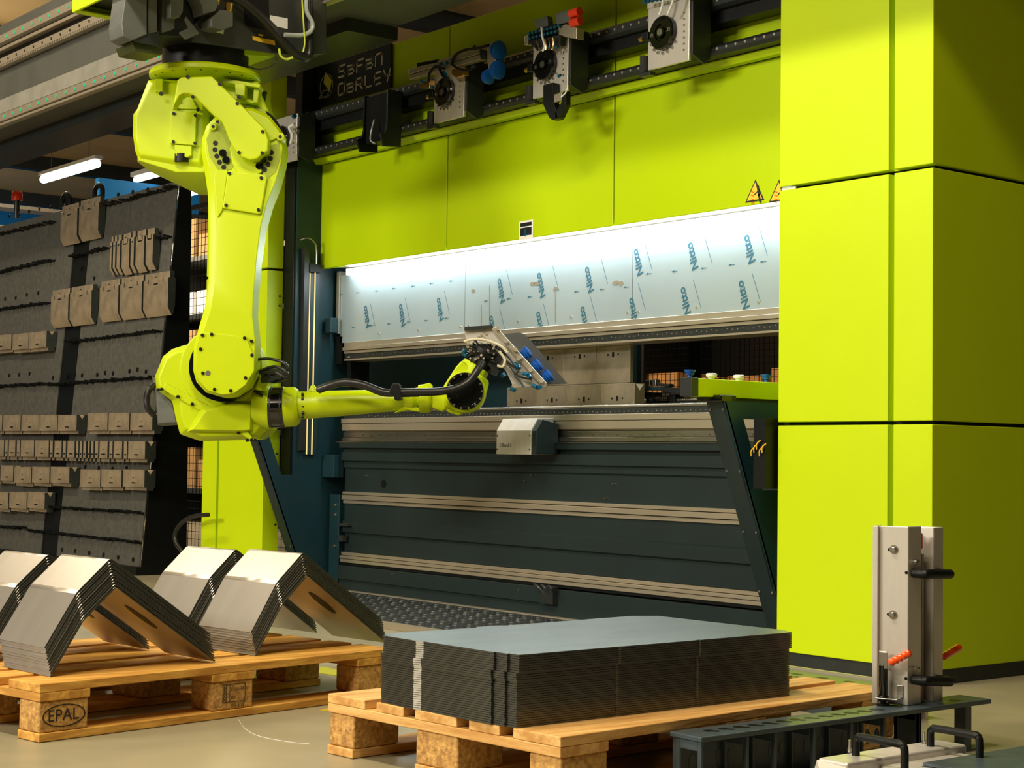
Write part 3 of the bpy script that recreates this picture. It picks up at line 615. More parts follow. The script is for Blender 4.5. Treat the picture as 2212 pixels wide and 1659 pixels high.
# ================================================================== GANTRY
GB = thing('gantry_beam', 'long grey gantry beam with linear rails running overhead from the left', 'beam', (-9, 4.05, 2.65))
obj('box_beam', box(BM(), -15, 1.5, 3.84, 4.26, 2.66, 3.30), mat('beam_grey', (0.075, 0.078, 0.066), 0.5, noise=0.2, nscale=4, bump=0.1, bscale=200), GB, bevel=0.006)
obj('lower_web', box(BM(), -15, 1.5, 3.825, 3.84, 2.745, 2.83), mat('beam_pale', (0.24, 0.235, 0.20), 0.5, noise=0.2, nscale=8, bump=0.1, bscale=200), GB)
obj('linear_rail', box(box(BM(), -15, 1.5, 3.80, 3.84, 2.685, 2.73), -15, 1.5, 3.80, 3.84, 2.660, 2.675), ALU, GB, bevel=0.003)
obj('linear_rail', box(box(BM(), -15, 1.5, 3.80, 3.84, 3.165, 3.215), -15, 1.5, 3.79, 3.84, 3.11, 3.13), ALU, GB, bevel=0.003)
obj('gear_rack', box(BM(), -15, 1.5, 3.79, 3.84, 3.025, 3.065), ALU, GB, bevel=0.002)
bm = BM()
for i in range(330): box(bm, -13+i*0.024, -12.988+i*0.024, 3.792, 3.83, 3.013, 3.027)
obj('rack_teeth', bm, ALU, GB)
obj('cable_slot', box(BM(), -15, 1.5, 3.825, 3.84, 3.07, 3.105), BLACK, GB)
bm = BM()
for i in range(46): 
    for z in (2.708, 3.19): cyl(bm, (-12.5+i*0.125, 3.797, z), (-12.5+i*0.125, 3.80, z), 0.010, n=12)
obj('rail_cap', bm, GREENDOT, GB, label='small green plug in the rail')
bm = BM()
for i in range(70): cyl(bm, (-14+i*0.125+.06, 3.787, 3.045), (-14+i*0.125+.06, 3.79, 3.045), 0.008, n=10)
obj('rack_bolt', bm, DARK, GB)
obj('lower_duct', box(BM(), -15, -6.2, 4.0, 4.27, 2.60, 2.66), DARK, GB)
obj('hanger', box(BM(), 1.0, 1.4, 3.9, 4.2, 0, 2.66), DARK, GB)
obj('hanger', box(BM(), -14.9, -14.6, 3.9, 4.2, 0, 2.66), DARK, GB)

# ================================================================== ROBOT
FH = V((CF.x, CF.y, 0)).normalized(); NA = -FH; RH = V((FH.y, -FH.x, 0))
D0 = 6.9
P0 = CC+ray(480, 600)*D0
def AP(u, v, w=0.0): return bpp(u, v, P0+NA*w, NA)
SC = D0/FPX   # metres per pixel near the arm plane
def slab(bm, pts, w0, w1, wp=None):
    """outline seen at depth w1 (front), thickness back to w0"""
    q = [AP(u, v, w1 if wp is None else wp) for u, v in pts]
    return prism(bm, q, NA*(w0-w1))
def cslab(bm, pts, ins, w0, wm, w1):
    a = [AP(u, v, wm) for u, v in pts]; b = [AP(u, v, w1) for u, v in ins]
    return loft(bm, [[p+NA*(w0-wm) for p in a], a, b])
def disc(bm, u, v, rpx, w0, w1, prof=None, n=40):
    c = AP(u, v, w1); r = rpx*SC
    if prof: return lathe(bm, c+NA*(w0-w1), NA, [(h, q*r) for h, q in prof], n)
    return cyl(bm, c+NA*(w0-w1), c, r, n=n)
def bolts(uvs, w, r=3.6, d=0.006):
    bm = BM()
    for u, v in uvs: disc(bm, u, v, r, w-0.002, w+d, n=12)
    return bm
RB = thing('industrial_robot', 'large lime yellow six axis robot arm hanging upside down from the gantry carriage', 'robot', AP(445, 160, -0.15))
jc = AP(443, 158, -0.15); J = V((jc.x, jc.y, 0))
zf = AP(443, 166, -0.15).z
# base ring
obj('base_cylinder', lathe(BM(), V((J.x, J.y, zf+.015)), UP, [(0, .178), (.02, .180), (.09, .182), (.10, .20), (.13, .20)], 56), BLACK, RB, label='black base cylinder')
fl_ = obj('turret_flange', lathe(BM(), V((J.x, J.y, zf-.022)), UP, [(0, .205), (.004, .222), (.012, .232), (.028, .232), (.036, .225), (.038, .17)], 64), ROBO, RB)
bm = BM()
for k in range(22):
    a = 2*math.pi*k/22; p = V((J.x+.216*math.cos(a), J.y+.216*math.sin(a), zf-.021)); cyl(bm, p, p+V((0, 0, .006)), .004, n=8)
obj('flange_bolt', bm, BLACK, fl_)
# turret casting
bm = BM()
cslab(bm, [(320, 172), (296, 235), (288, 246), (287, 290), (293, 330), (300, 348), (372, 362), (443, 372), (452, 300), (450, 190), (430, 172)],
      [(330, 180), (302, 236), (294, 250), (293, 290), (298, 322), (304, 334), (370, 344), (430, 350), (440, 300), (438, 195), (420, 180)], -0.42, -0.08, -0.055)
obj('turret_body', bm, ROBO, RB, bevel=0.006)
bm = BM(); cslab(bm, [(297, 322), (297, 350), (408, 402), (446, 404), (470, 380), (470, 330)], [(297, 327), (300, 347), (380, 372), (440, 372), (460, 360), (460, 335)], -0.40, -0.16, -0.07)
obj('turret_keel', bm, ROBO, RB, bevel=0.004)
bm = BM(); slab(bm, [(440, 165), (560, 175), (565, 205), (585, 250), (600, 290), (590, 330), (450, 320)], -0.40, -0.10); obj('turret_body', bm, ROBO, RB, bevel=0.012)
bm = BM(); slab(bm, [(334, 170), (352, 170), (352, 200), (334, 198)], -0.10, -0.035); slab(bm, [(507, 178), (530, 182), (528, 208), (508, 204)], -0.12, 0.0)
slab(bm, [(548, 180), (563, 182), (556, 222), (546, 222)], -0.20, -0.05); slab(bm, [(480, 168), (563, 182), (561, 190), (480, 178)], -0.2, -0.03); slab(bm, [(505, 205), (548, 218), (547, 224), (505, 214)], -0.2, -0.06)
obj('mounting_lug', bm, ROBO, RB, bevel=0.004)
obj('lug_bolt', bolts([(348, 202), (516, 210), (405, 166)], 0.0, 4.5), BLACK, RB)
bm = BM(); p = AP(560, 212, -0.14); cyl(bm, p-UP*.02, p+UP*.03+RH*.01, .024, n=18); obj('cable_gland', bm, BLACK, RB)
# motor cover plate between the strap legs
bm = BM(); slab(bm, [(369, 238), (424, 243), (422, 314), (367, 310)], -0.10, -0.03); cv = obj('motor_cover', bm, ROBO, RB, bevel=0.003)
obj('cover_bolt', bolts([(375, 245), (422, 249), (374, 306), (421, 309)], -0.03), BLACK, cv)
bm = BM(); slab(bm, [(376, 312), (414, 314), (414, 336), (404, 340), (380, 338)], -0.10, -0.035); obj('plug_socket', bm, ROBO, RB, bevel=0.004)
p = AP(393, 333, -0.06); obj('drain_plug', cyl(BM(), p, p-UP*.034, .030, n=24), BLACK, RB, label='round black plug')
bm = BM(); slab(bm, [(372, 235), (378, 218), (388, 208), (400, 204), (413, 208), (428, 236)], -0.10, -0.045); obj('motor_cover', bm, ROBO, RB, bevel=0.003)
obj('cover_bolt', bolts([(388, 220), (380, 233), (427, 237)], -0.045), BLACK, RB)
# J2 ring (black) and upper arm head
obj('shoulder_seal', disc(BM(), 522, 318, 97, -0.13, -0.10), BLACKG, RB, label='black joint ring')
UA = obj('upper_arm', cslab(BM(), [(436, 300), (446, 272), (470, 246), (505, 232), (545, 234), (582, 250), (606, 280), (614, 318), (610, 350), (598, 395), (580, 440), (566, 490), (556, 560), (549, 640), (547, 680), (553, 735), (551, 800), (535, 835), (505, 855), (480, 858), (445, 848), (424, 825), (417, 800), (418, 750), (428, 712), (442, 665), (450, 610), (451, 500), (449, 420), (440, 360), (435, 330)],
      [(443, 302), (452, 278), (474, 254), (506, 241), (544, 240), (578, 255), (602, 283), (610, 318), (607, 350), (595, 393), (577, 437), (563, 488), (554, 560), (547, 640), (545, 682), (551, 735), (549, 799), (532, 832), (503, 849), (480, 851), (450, 842), (430, 820), (424, 798), (426, 752), (440, 716), (456, 668), (464, 610), (467, 500), (462, 410), (452, 360), (443, 330)],
      -0.10, 0.035, 0.055), ROBO, RB, bevel=0.003)
# head recess pockets with bolts
bm = BM(); cslab(bm, [(446, 300), (462, 270), (490, 262), (497, 290), (498, 330), (508, 352), (500, 366), (470, 366), (452, 338)], [(446, 300), (462, 270), (490, 262), (497, 290), (498, 330), (508, 352), (500, 366), (470, 366), (452, 338)], 0.05, 0.056, 0.057)
cslab(bm, [(560, 322), (580, 316), (604, 308), (606, 340), (596, 370), (580, 385), (566, 370), (556, 352)], [(560, 322), (580, 316), (604, 308), (606, 340), (596, 370), (580, 385), (566, 370), (556, 352)], 0.05, 0.056, 0.057)
obj('head_pocket', bm, mat('robot_pocket_shade', (0.30, 0.38, 0.0), 0.45, noise=0.05), UA)  # shade of the recesses put in as a darker robot colour
bm = bolts([(465, 309), (464, 323), (468, 337), (474, 350), (483, 361), (586, 329), (584, 342), (579, 355), (571, 366), (562, 372)], 0.057, 5.2, .003)
obj('bolt_hole', bm, BLACK, UA)
obj('hex_bolt', bolts([(481, 330), (488, 345), (568, 344), (560, 358)], 0.057, 8.2, .010), BLACKG, UA, label='large black hex bolt')
bm = BM(); disc(bm, 460, 273, 8, 0.0, 0.072, n=18); disc(bm, 605, 295, 9, 0.0, 0.072, n=18); slab(bm, [(580, 300), (603, 290), (604, 296), (582, 305)], 0.03, 0.066); obj('boss', bm, ROBO, UA, bevel=0.002)
obj('boss_bolt', bolts([(460, 273), (605, 295)], 0.072, 3.4, .004), BLACK, UA)
bm = BM(); slab(bm, [(492, 368), (570, 377), (577, 384), (563, 462), (556, 462), (480, 450)], 0.03, 0.070); c = obj('arm_cover', bm, ROBO, UA, bevel=0.005)
obj('cover_bolt', bolts([(495, 374), (564, 384), (488, 443), (558, 453)], 0.070), BLACK, c)
bm = BM(); slab(bm, [(470, 366), (492, 366), (480, 455), (470, 470), (462, 380)], 0.03, 0.062); obj('arm_rib', bm, ROBO, UA, bevel=0.003)
# strap / motor bracket
bm = BM(); slab(bm, [(376, 214), (383, 172), (392, 166), (458, 164), (520, 225), (572, 278), (580, 302), (579, 326), (566, 334), (556, 343), (540, 346), (520, 338), (508, 325), (500, 312), (494, 300), (482, 270), (476, 262), (462, 250), (418, 207), (407, 203), (396, 203), (388, 208), (373, 233)], 0.05, 0.125)
STP = obj('motor_bracket', bm, ROBO, RB, bevel=0.008, label='angled arched bracket over the shoulder joint')
bm = BM(); slab(bm, [(495, 318), (512, 300), (560, 320), (566, 372), (545, 384), (510, 372), (500, 350)], 0.03, 0.066); obj('hub_plate', bm, ROBO, UA, bevel=0.006)
obj('bracket_bolt', bolts([(405, 166), (416, 209), (470, 263), (474, 181), (512, 223), (567, 284), (516, 329), (566, 330)], 0.125), BLACK, STP)
# elbow plate
bm = BM(); cp = [(436, 718), (505, 724), (534, 734), (549, 770), (549, 800), (530, 832), (505, 850), (480, 853), (448, 843), (428, 820), (422, 798), (423, 752), (430, 722)]
slab(bm, cp, 0.05, 0.062); ep = obj('elbow_cover', bm, ROBO, UA, bevel=0.003)
obj('cover_bolt', bolts([(437, 724), (457, 722), (528, 730), (543, 737), (433, 754), (544, 767), (438, 806), (530, 816), (463, 841), (498, 844)], 0.062), BLACK, ep)
bm = BM(); disc(bm, 449, 806, 5.5, 0.06, 0.064); obj('oil_plug', bm, STEEL, ep)
# elbow ring and casting
obj('elbow_seal', disc(BM(), 483, 793, 76, -0.16, -0.10), BLACKG, RB, label='black elbow joint ring')
EL = obj('elbow_housing', cslab(BM(), [(345, 788), (352, 770), (372, 754), (400, 745), (430, 742), (470, 730), (540, 770), (555, 800), (583, 822), (583, 925), (556, 948), (430, 952), (388, 938), (378, 900), (371, 866), (338, 842), (335, 812)],
      [(352, 792), (360, 775), (378, 762), (402, 755), (430, 752), (468, 745), (530, 778), (545, 806), (560, 830), (560, 920), (548, 938), (436, 942), (402, 925), (392, 900), (388, 862), (346, 838), (343, 815)], -0.44, -0.20, -0.16), ROBO, RB, bevel=0.008)
obj('elbow_housing', disc(BM(), 478, 795, 92, -0.30, -0.155), ROBO, RB, bevel=0.006)
bm = BM(); slab(bm, [(358, 826), (365, 832), (520, 912), (545, 945), (540, 950), (505, 928), (352, 842)], -0.2, -0.150)
obj('housing_rib', bm, ROBO, EL, bevel=0.003)
bm = BM(); cslab(bm, [(434, 884), (500, 866), (548, 868), (546, 930), (520, 935), (404, 933)], [(444, 888), (500, 872), (542, 874), (540, 928), (515, 930), (416, 928)], -0.22, -0.155, -0.130); obj('housing_facet', bm, ROBO, EL, bevel=0.003)
obj('rib_bolt', bolts([(384, 857), (415, 873), (465, 904), (515, 935), (534, 951), (543, 951), (551, 951), (342, 842), (349, 841)], -0.148, 3.8), BLACK, EL)
bm = BM(); slab(bm, [(560, 815), (582, 819), (573, 846), (549, 842)], -0.25, -0.12); obj('terminal_cover', bm, ROBO, EL, bevel=0.004)
bm = BM(); slab(bm, [(549, 842), (568, 852), (566, 857), (547, 847)], -0.16, -0.115); obj('terminal_gasket', bm, BLACK, EL)
bm = BM(); cslab(bm, [(328, 812), (341, 840), (374, 868), (386, 916), (341, 919)], [(332, 818), (344, 844), (370, 870), (380, 912), (343, 914)], -0.34, -0.22, -0.21)
MB_ = obj('motor_plate', bm, BOXG, RB, bevel=0.003, label='bare grey metal rear motor housing')
bm = BM(); tube(bm, [AP(334, 832, -.22), AP(322, 842, -.2), AP(317, 862, -.2), AP(320, 882, -.2), AP(332, 896, -.22)], .014); obj('rear_cable', bm, RUBBER, RB)
# black hoses near elbow
bm = BM()
tube(bm, [AP(552, 777, -.05), AP(580, 775, -.02), AP(610, 782, 0), AP(622, 795, 0), AP(612, 806, -.02), AP(580, 812, -.05), AP(560, 800, -.08)], .0065)
tube(bm, [AP(560, 802, -.06), AP(590, 792, -.02), AP(612, 798, 0), AP(622, 812, 0), AP(608, 822, -.03), AP(585, 822, -.1)], .0065)
tube(bm, [AP(562, 806, -.06), AP(590, 803, -.01), AP(610, 812, .01), AP(618, 818, 0), AP(600, 825, -.05)], .0065)
box(bm, *[c for i in range(3) for c in (AP(585, 812, -.08)[i]-.03, AP(585, 812, -.08)[i]+.03)])
obj('elbow_hose', bm, RUBBER, RB)
bm = BM(); cyl(bm, AP(548, 777, -.05), AP(560, 777, -.05), .011, n=12); obj('hose_nipple', bm, BRASS, RB)
# forearm: axis from neck to wrist
WF = -0.20
def fa(u, v): return AP(u, v, WF)
axd = (fa(930, 862)-fa(560, 880)).normalized()
def along(bm, u0, v0, u1, v1, r0, r1, n=40): return cyl(bm, fa(u0, v0), fa(u1, v1), r0*SC, r1*SC, n)
bm = BM(); along(bm, 548, 880, 584, 880, 42, 48); obj('forearm_neck', bm, ROBO, RB, bevel=0.004)
bm = BM(); along(bm, 583, 880, 615, 879.5, 46, 46); bb = obj('forearm_joint_ring', bm, BLACKG, RB, bevel=0.002, label='glossy black joint band')
bm = BM(); along(bm, 586, 880, 590, 880, 46.6, 46.6, 40); along(bm, 608, 880, 611, 880, 46.6, 46.6, 40); obj('ring_groove', bm, DARK, bb)
bm = BM(); lathe(bm, fa(614, 879.5), axd, [(0, 43*SC), (.003, 44*SC), (.044, 44*SC), (.052, 42*SC), (.062, 38*SC), (.064, 33*SC)], 44)
FA = obj('forearm', bm, ROBO, RB, label='lime forearm tube')
bm = BM(); a = fa(646, 876); L = (fa(908, 862)-a).length; dd = (fa(908, 862)-a).normalized()
lathe(bm, a, dd, [(0, 31*SC), (L*.35, 28.5*SC), (L*.7, 25*SC), (L*.85, 22*SC), (L*.93, 17*SC), (L, 17*SC)], 44); obj('forearm_tube', bm, ROBO, FA)
bm = BM(); a = fa(872, 864); lathe(bm, a, dd, [(0, 21*SC), (.03, 25*SC), (.04, 25*SC), (.06, 17*SC)], 36); 
slab(bm, [(846, 850), (905, 836), (905, 846), (870, 862)], WF-.03, WF+.03); slab(bm, [(850, 893), (880, 886), (908, 890), (908, 880), (870, 878)], WF-.03, WF+.03)
obj('forearm_web', bm, ROBO, FA, bevel=0.004)
bm = BM(); lathe(bm, fa(904, 862), dd, [(0, 26*SC), (.002, 31*SC), (.020, 32*SC), (.046, 31*SC), (.056, 27*SC), (.058, 18*SC)], 36); slab(bm, [(915, 830), (928, 827), (934, 832), (932, 845), (915, 845)], WF-.03, WF+.03); obj('wrist_flange', bm, ROBO, FA, bevel=0.002)
bm = BM()
for u, v in ((651, 852), (651, 862), (652, 878), (652, 892), (651, 900)): cyl(bm, AP(u, v, WF+.052), AP(u+5, v, WF+.052), .007, n=8)
obj('flange_bolt', bm, BLACK, FA)
bm = BM(); lathe(bm, AP(676, 846, WF), UP, [(0, .02), (.02, .013), (.028, .006)], 14); obj('boss', bm, ROBO, FA)
# wrist
bm = BM(); slab(bm, [(930, 846), (962, 838), (970, 880), (955, 890), (930, 880)], WF-.05, WF+.035); WR = obj('wrist_body', bm, ROBO, RB, bevel=0.008, label='lime wrist housing')
obj('wrist_body', disc(BM(), 1004, 846, 46, WF-.10, WF+.075), ROBO, RB, bevel=0.006)
bm = BM(); slab(bm, [(957, 835), (985, 792), (998, 778), (1010, 790), (1056, 822), (1052, 840), (1040, 872), (1000, 892), (960, 878)], WF-.09, WF+.06); obj('wrist_fork', bm, ROBO, WR, bevel=0.008)
bm = BM(); slab(bm, [(960, 870), (1000, 893), (990, 897), (966, 890)], WF-.05, WF+.05); obj('wrist_foot', bm, ROBO, WR, bevel=0.004)
dk = obj('wrist_disc', disc(BM(), 1004, 845, 41, WF+.07, WF+.105, [(0, 1), (.03, 1), (.035, .96), (.035, .84), (.030, .82), (.030, .5), (.036, .48), (.036, .2)], 48), BLACKG, RB, label='glossy black round wrist cover')
bm = BM()
for k in range(14): a = 2*math.pi*k/14; disc(bm, 1004+37*math.cos(a), 845+37*math.sin(a), 2.3, WF+.10, WF+.112, n=8)
obj('disc_screw', bm, STEEL, dk)
ja, jb = AP(1022, 800, WF), AP(1060, 748, WF); jd = (jb-ja).normalized()
bm = BM(); cyl(bm, AP(1012, 818, WF), AP(1030, 790, WF), 34*SC, 32*SC, n=36); obj('wrist_roll', bm, ROBO, WR, bevel=0.004)
bm = BM(); cyl(bm, AP(1030, 790, WF), AP(1042, 771, WF), 31*SC, n=36); cyl(bm, AP(1042, 771, WF), AP(1050, 758, WF), 36*SC, n=36); obj('tool_flange', bm, BLACK, RB, bevel=0.004, label='black tool flange')
# main hose along forearm
bm = BM(); tube(bm, [AP(688, 842, -.05), AP(715, 832, -.03), AP(745, 826, -.02), AP(785, 832, -.02), AP(830, 848, -.02), AP(880, 847, -.02), AP(945, 846, -.03), AP(985, 839, -.04), AP(1012, 825, -.05), AP(1030, 802, -.06), AP(1042, 782, -.08)], .0165, 14)
obj('media_hose', bm, RUBBER, RB, label='thick black hose along the forearm')
bm = BM(); tube(bm, [AP(684, 843, -.10), AP(712, 836, -.09), AP(745, 830, -.08), AP(790, 836, -.08), AP(850, 852, -.08), AP(905, 852, -.08)], .010, 10); obj('media_hose', bm, RUBBER, RB)
bm = BM(); slab(bm, [(848, 828), (862, 828), (866, 850), (866, 862), (852, 864), (850, 852), (840, 846)], -.12, .02); obj('hose_clamp', bm, BLACK, RB, bevel=0.004)

# ---- tool held by the robot
TG = thing('vacuum_gripper', 'steel bracket gripper with hoses and blue suction cups on the robot wrist', 'gripper', AP(1075, 790, WF))
bm = BM(); slab(bm, [(1001, 713), (1062, 708), (1080, 722), (1165, 833), (1110, 838), (1092, 800), (1050, 762), (1010, 740)], WF-.012, WF+.0, wp=WF)
obj('bracket_plate', bm, STAIN, TG, bevel=0.001)
bm = BM(); slab(bm, [(1004, 706), (1064, 702), (1066, 709), (1003, 714)], WF-.05, WF+.02); obj('bracket_lip', bm, DARK, TG)
bm = BM(); slab(bm, [(1064, 706), (1073, 706), (1182, 828), (1180, 836), (1172, 836), (1064, 714)], WF-.04, WF+.02); obj('profile_bar', bm, ALU, TG, bevel=0.003)
for u, v in ((1137, 764), (1160, 790), (1183, 813)):
    d = (RH*0.8+UP*0.62).normalized(); p = AP(u-13, v+9, WF-.03)
    obj('suction_cup', lathe(BM(), p, (d-NA*.25).normalized(), [(0, .012), (.012, .012), (.014, .026), (.020, .020), (.026, .028), (.032, .022), (.040, .031), (.044, .026)], 24), BLUECUP, TG)
bm = BM()
for pts in ([(1002, 738), (1022, 733), (1050, 735), (1082, 748), (1096, 762)], [(1078, 758), (1090, 776), (1086, 792), (1074, 790)]): tube(bm, [AP(u, v, WF+.07) for u, v in pts], .0055, 8)
obj('cream_hose', bm, CREAM, TG)
random.seed(4)
bm = BM()
for k in range(20):
    u, v = random.uniform(1004, 1080), random.uniform(738, 790)
    while (v-738) > (1095-u)*1.1: u, v = random.uniform(1004, 1080), random.uniform(738, 790)
    w0 = WF+random.uniform(.01, .06); tube(bm, [AP(u, v, w0), AP(u+random.uniform(4, 16), v+random.uniform(-8, 10), w0+.02), AP(u+random.uniform(14, 30), v+random.uniform(-2, 22), w0)], .004, 6)
for pts in ([(1078, 768), (1100, 785), (1118, 800), (1110, 810)], [(1090, 760), (1108, 784), (1112, 790)], [(1112, 812), (1125, 825), (1132, 836)], [(1100, 790), (1120, 812), (1150, 820)]): tube(bm, [AP(u, v, WF+.04) for u, v in pts], .005, 6)
slab(bm, [(1010, 748), (1060, 742), (1085, 775), (1070, 805), (1055, 790), (1030, 775)], WF+.01, WF+.045)
slab(bm, [(1062, 792), (1078, 800), (1072, 812), (1060, 806)], WF+.01, WF+.06)
obj('black_hose', bm, RUBBER, TG)
bm = BM()
for u, v, du, dv in ((1004, 757, -4, 6), (1001, 764, 8, 4), (1112, 785, 8, 8), (1118, 788, 4, 8), (1130, 806, 10, 4), (1142, 808, 4, 8), (1084, 812, 6, -4), (1104, 840, 8, 3), (1150, 832, 10, 4), (1160, 838, 8, -2)): cyl(bm, AP(u, v, WF+.03), AP(u+du, v+dv, WF+.045), .0085, n=10)
obj('blue_fitting', bm, CYAN, TG)
bm = BM()
for u, v in ((1082, 750), (1086, 754), (1060, 766), (1118, 778), (1122, 774), (1144, 802), (1168, 826), (1108, 836), (1074, 712), (1092, 740), (1112, 758), (1020, 750), (1010, 744)): cyl(bm, AP(u, v, WF+.01), AP(u+2, v-3, WF+.035), .0085, n=10)
for u, v in ((1044, 716), (1050, 722), (1040, 724), (1034, 728), (1046, 730), (1038, 740)): disc(bm, u, v, 3, WF, WF+.004, n=10)
for k in range(16):
    u, v = random.uniform(1006, 1075), random.uniform(742, 782)
    if (v-738) < (1095-u)*1.1: cyl(bm, AP(u, v, WF+.03), AP(u+random.uniform(-3, 3), v+random.uniform(-4, 4), WF+random.uniform(.07, .09)), random.uniform(.003, .006), n=8)
obj('chrome_fitting', bm, ALU, TG)
bm = BM(); slab(bm, [(1074, 723), (1120, 718), (1132, 721), (1146, 735), (1226, 829), (1168, 831)], WF-.090, WF-.087)
tag(obj('steel_sheet', bm, BLANK), 'triangular corner of grey sheet metal held by the blue suction cups', 'sheet')

OLIVED = mat('olive_cast_metal', (0.05, 0.06, 0.015), 0.5, noise=0.15)
# ---- carriage above robot
cz0 = zf+0.13
CG = thing('robot_carriage', 'dark machine carriage with boxes and cables carrying the robot under the gantry beam', 'carriage', (J.x, J.y, cz0))
XF = J.x+0.20  # face towards the camera side
def px_face(u, v): return bp(u, v, 0, XF)
yfr = J.y-0.36
bm = prism(BM(), [px_face(345, 78), px_face(410, 82), px_face(690, 122), px_face(690, -120), px_face(345, -120)], (-0.22, 0, 0))
obj('carriage_body', bm, DARK, CG, bevel=0.006)
bm = BM(); prism(bm, [px_face(412, 60), px_face(412, 92), px_face(640, 124), px_face(700, 118), px_face(700, -60), px_face(500, -60)], (0.02, 0, 0)); obj('face_plate', bm, mat('carriage_grey', (0.035, 0.038, 0.033), 0.45, noise=0.2, nscale=10, bump=0.1, bscale=150), CG, bevel=0.004)
def fbox(name, u0, v0, u1, v1, thick, m_, x=XF, par=None, lab=None, bev=0.004):
    a, b, c, d = bp(u0, v0, 0, x), bp(u1, v0, 0, x), bp(u1, v1, 0, x), bp(u0, v1, 0, x)
    return obj(name, prism(BM(), [a, b, c, d], (thick, 0, 0)), m_, par or CG, bevel=bev, label=lab)
def qbox(name, pts, thick, m_, x=XF, par=None, lab=None, bev=0.004):
    return obj(name, prism(BM(), [bp(u, v, 0, x) for u, v in pts], (thick, 0, 0)), m_, par or CG, bevel=bev, label=lab)
qbox('junction_box', [(263, 50), (278, -60), (318, -60), (318, 74), (284, 88), (266, 78)], -0.12, BOXG, XF+.06)
qbox('junction_box', [(320, -60), (340, -60), (340, 75), (320, 72)], -0.12, BOXG, XF+.05)
qbox('junction_box', [(351, -60), (378, -60), (378, 62), (351, 70)], -0.10, BOXG, XF+.04)
qbox('junction_box', [(370, -60), (398, -60), (396, 24), (388, 38), (368, 38)], -0.05, BOXG, XF+.09)
qbox('base_block', [(284, 90), (345, 74), (352, 78), (352, 118), (340, 118), (292, 110)], -0.15, OLIVED, XF+.02)
qbox('base_block', [(284, 76), (345, 66), (345, 100), (300, 92)], -0.14, DARK, XF+.05)
qbox('angle_bracket', [(402, 34), (432, 72), (402, 86), (387, 70), (408, 60), (398, 42)], -0.01, BOXG, XF+.07)
for pts in ([(420, -20), (462, -20), (474, 4), (466, 24), (440, 30), (436, 10)], [(456, 40), (478, 20), (504, 26), (504, 56), (480, 64), (456, 58)]):
    qbox('connector_hood', pts, -0.09, BOXG, XF+.11, lab='grey square cable connector')
qbox('connector_base', [(452, 30), (462, 30), (486, 62), (484, 74), (452, 66)], -0.03, STEEL, XF+.04)
bm = BM(); 
for u, v in ((466, 2), (493, 18)): 
    p = bp(u, v, 0, XF+.09); cyl(bm, p-UP*.012, p+UP*.022+V((.01, 0, 0)), .018, n=16)
obj('brass_gland', bm, BRASS, CG)
qbox('data_plate', [(583, 33), (621, 40), (621, 63), (583, 54)], 0.002, WHITE, XF+.021, lab='pale data plate', bev=0)
qbox('warning_label', [(545, 78), (593, 88), (594, 98), (546, 87)], 0.002, YELLOW, XF+.021, lab='yellow warning label', bev=0)
qbox('warning_label', [(558, 73), (568, 75), (568, 79), (558, 77)], 0.002, YELLOW, XF+.021, lab='tiny yellow label', bev=0)
qbox('dark_recess', [(528, -20), (580, -10), (582, 60), (575, 66), (532, 56), (528, 48)], 0.001, BLACK, XF+.021, bev=0)
p = bp(493, 104, 0, XF-.06); obj('sensor_pin', lathe(BM(), p+UP*.03, -UP, [(0, .022), (.02, .022), (.022, .017), (.04, .017), (.042, .012), (.056, .012)], 18), STEEL, CG)
# lime skirt under the carriage at the beam side
qbox('skirt', [(505, 98), (600, 108), (590, 124), (520, 118)], -0.25, LIME, XF-.05, lab='green underside plate')
# lime cover top left: hollow hood seen from below
yh = J.y-.52; h0 = bp(155, 28, 1, yh)
obj('lime_hood', box(BM(), h0.x, h0.x+1.0, yh, yh+.012, h0.z, h0.z+.5), LIME, CG, bevel=.003, label='lime green hood at the top left')
obj('lime_hood', box(BM(), h0.x, h0.x+.012, yh+.012, yh+.62, h0.z, h0.z+.5), LIME, CG, bevel=.003)
obj('lime_hood', box(BM(), h0.x+.012, h0.x+.05, yh+.012, yh+.62, h0.z, h0.z+.008), LIME, CG, bevel=.002)
obj('hood_inside', box(BM(), h0.x+.02, h0.x+.35, yh+.03, yh+.55, h0.z+.035, h0.z+.05), DARK, CG)
# hoses
bm = BM(); X1 = XF+.10
def hp(pts, x=X1): return [bp(u, v, 0, x) for u, v in pts]
tube(bm, hp([(495, -10), (530, 10), (565, 40), (600, 78), (628, 108), (650, 124), (668, 118), (668, 60), (668, -20)]), .017, 12)
tube(bm, hp([(480, -30), (520, -2), (560, 30), (600, 70), (622, 98), (648, 120), (664, 112), (664, 60), (660, -20)], X1-.03), .014, 12)
tube(bm, hp([(530, 142), (560, 150), (588, 142), (598, 126)], XF), .003, 6); obj('black_hose', bm, RUBBER, CG)
bm = BM(); tube(bm, hp([(661, -10), (662, 24), (674, 48), (672, 66), (652, 76), (615, 75)], X1+.03), .0095, 10); obj('grey_hose', bm, GREYHOSE, CG)
bm = BM(); tube(bm, hp([(652, -10), (655, 40), (658, 90), (655, 112)], X1+.04), .0035, 6); tube(bm, hp([(603, 105), (606, 120), (618, 128), (632, 124)], X1+.0), .005, 8); obj('earth_wire', bm, mat('yellow_green_wire', (0.62, 0.72, 0.08), 0.4, noise=0.05), CG)
obj('slide_plate', box(BM(), J.x-.35, J.x+.20, 3.70, 3.80, 2.75, 3.3), DARK, CG)
obj('robot_mount', cyl(BM(), (J.x, J.y, zf+.145), (J.x, J.y, cz0+.12), .19, n=40), DARK, CG)

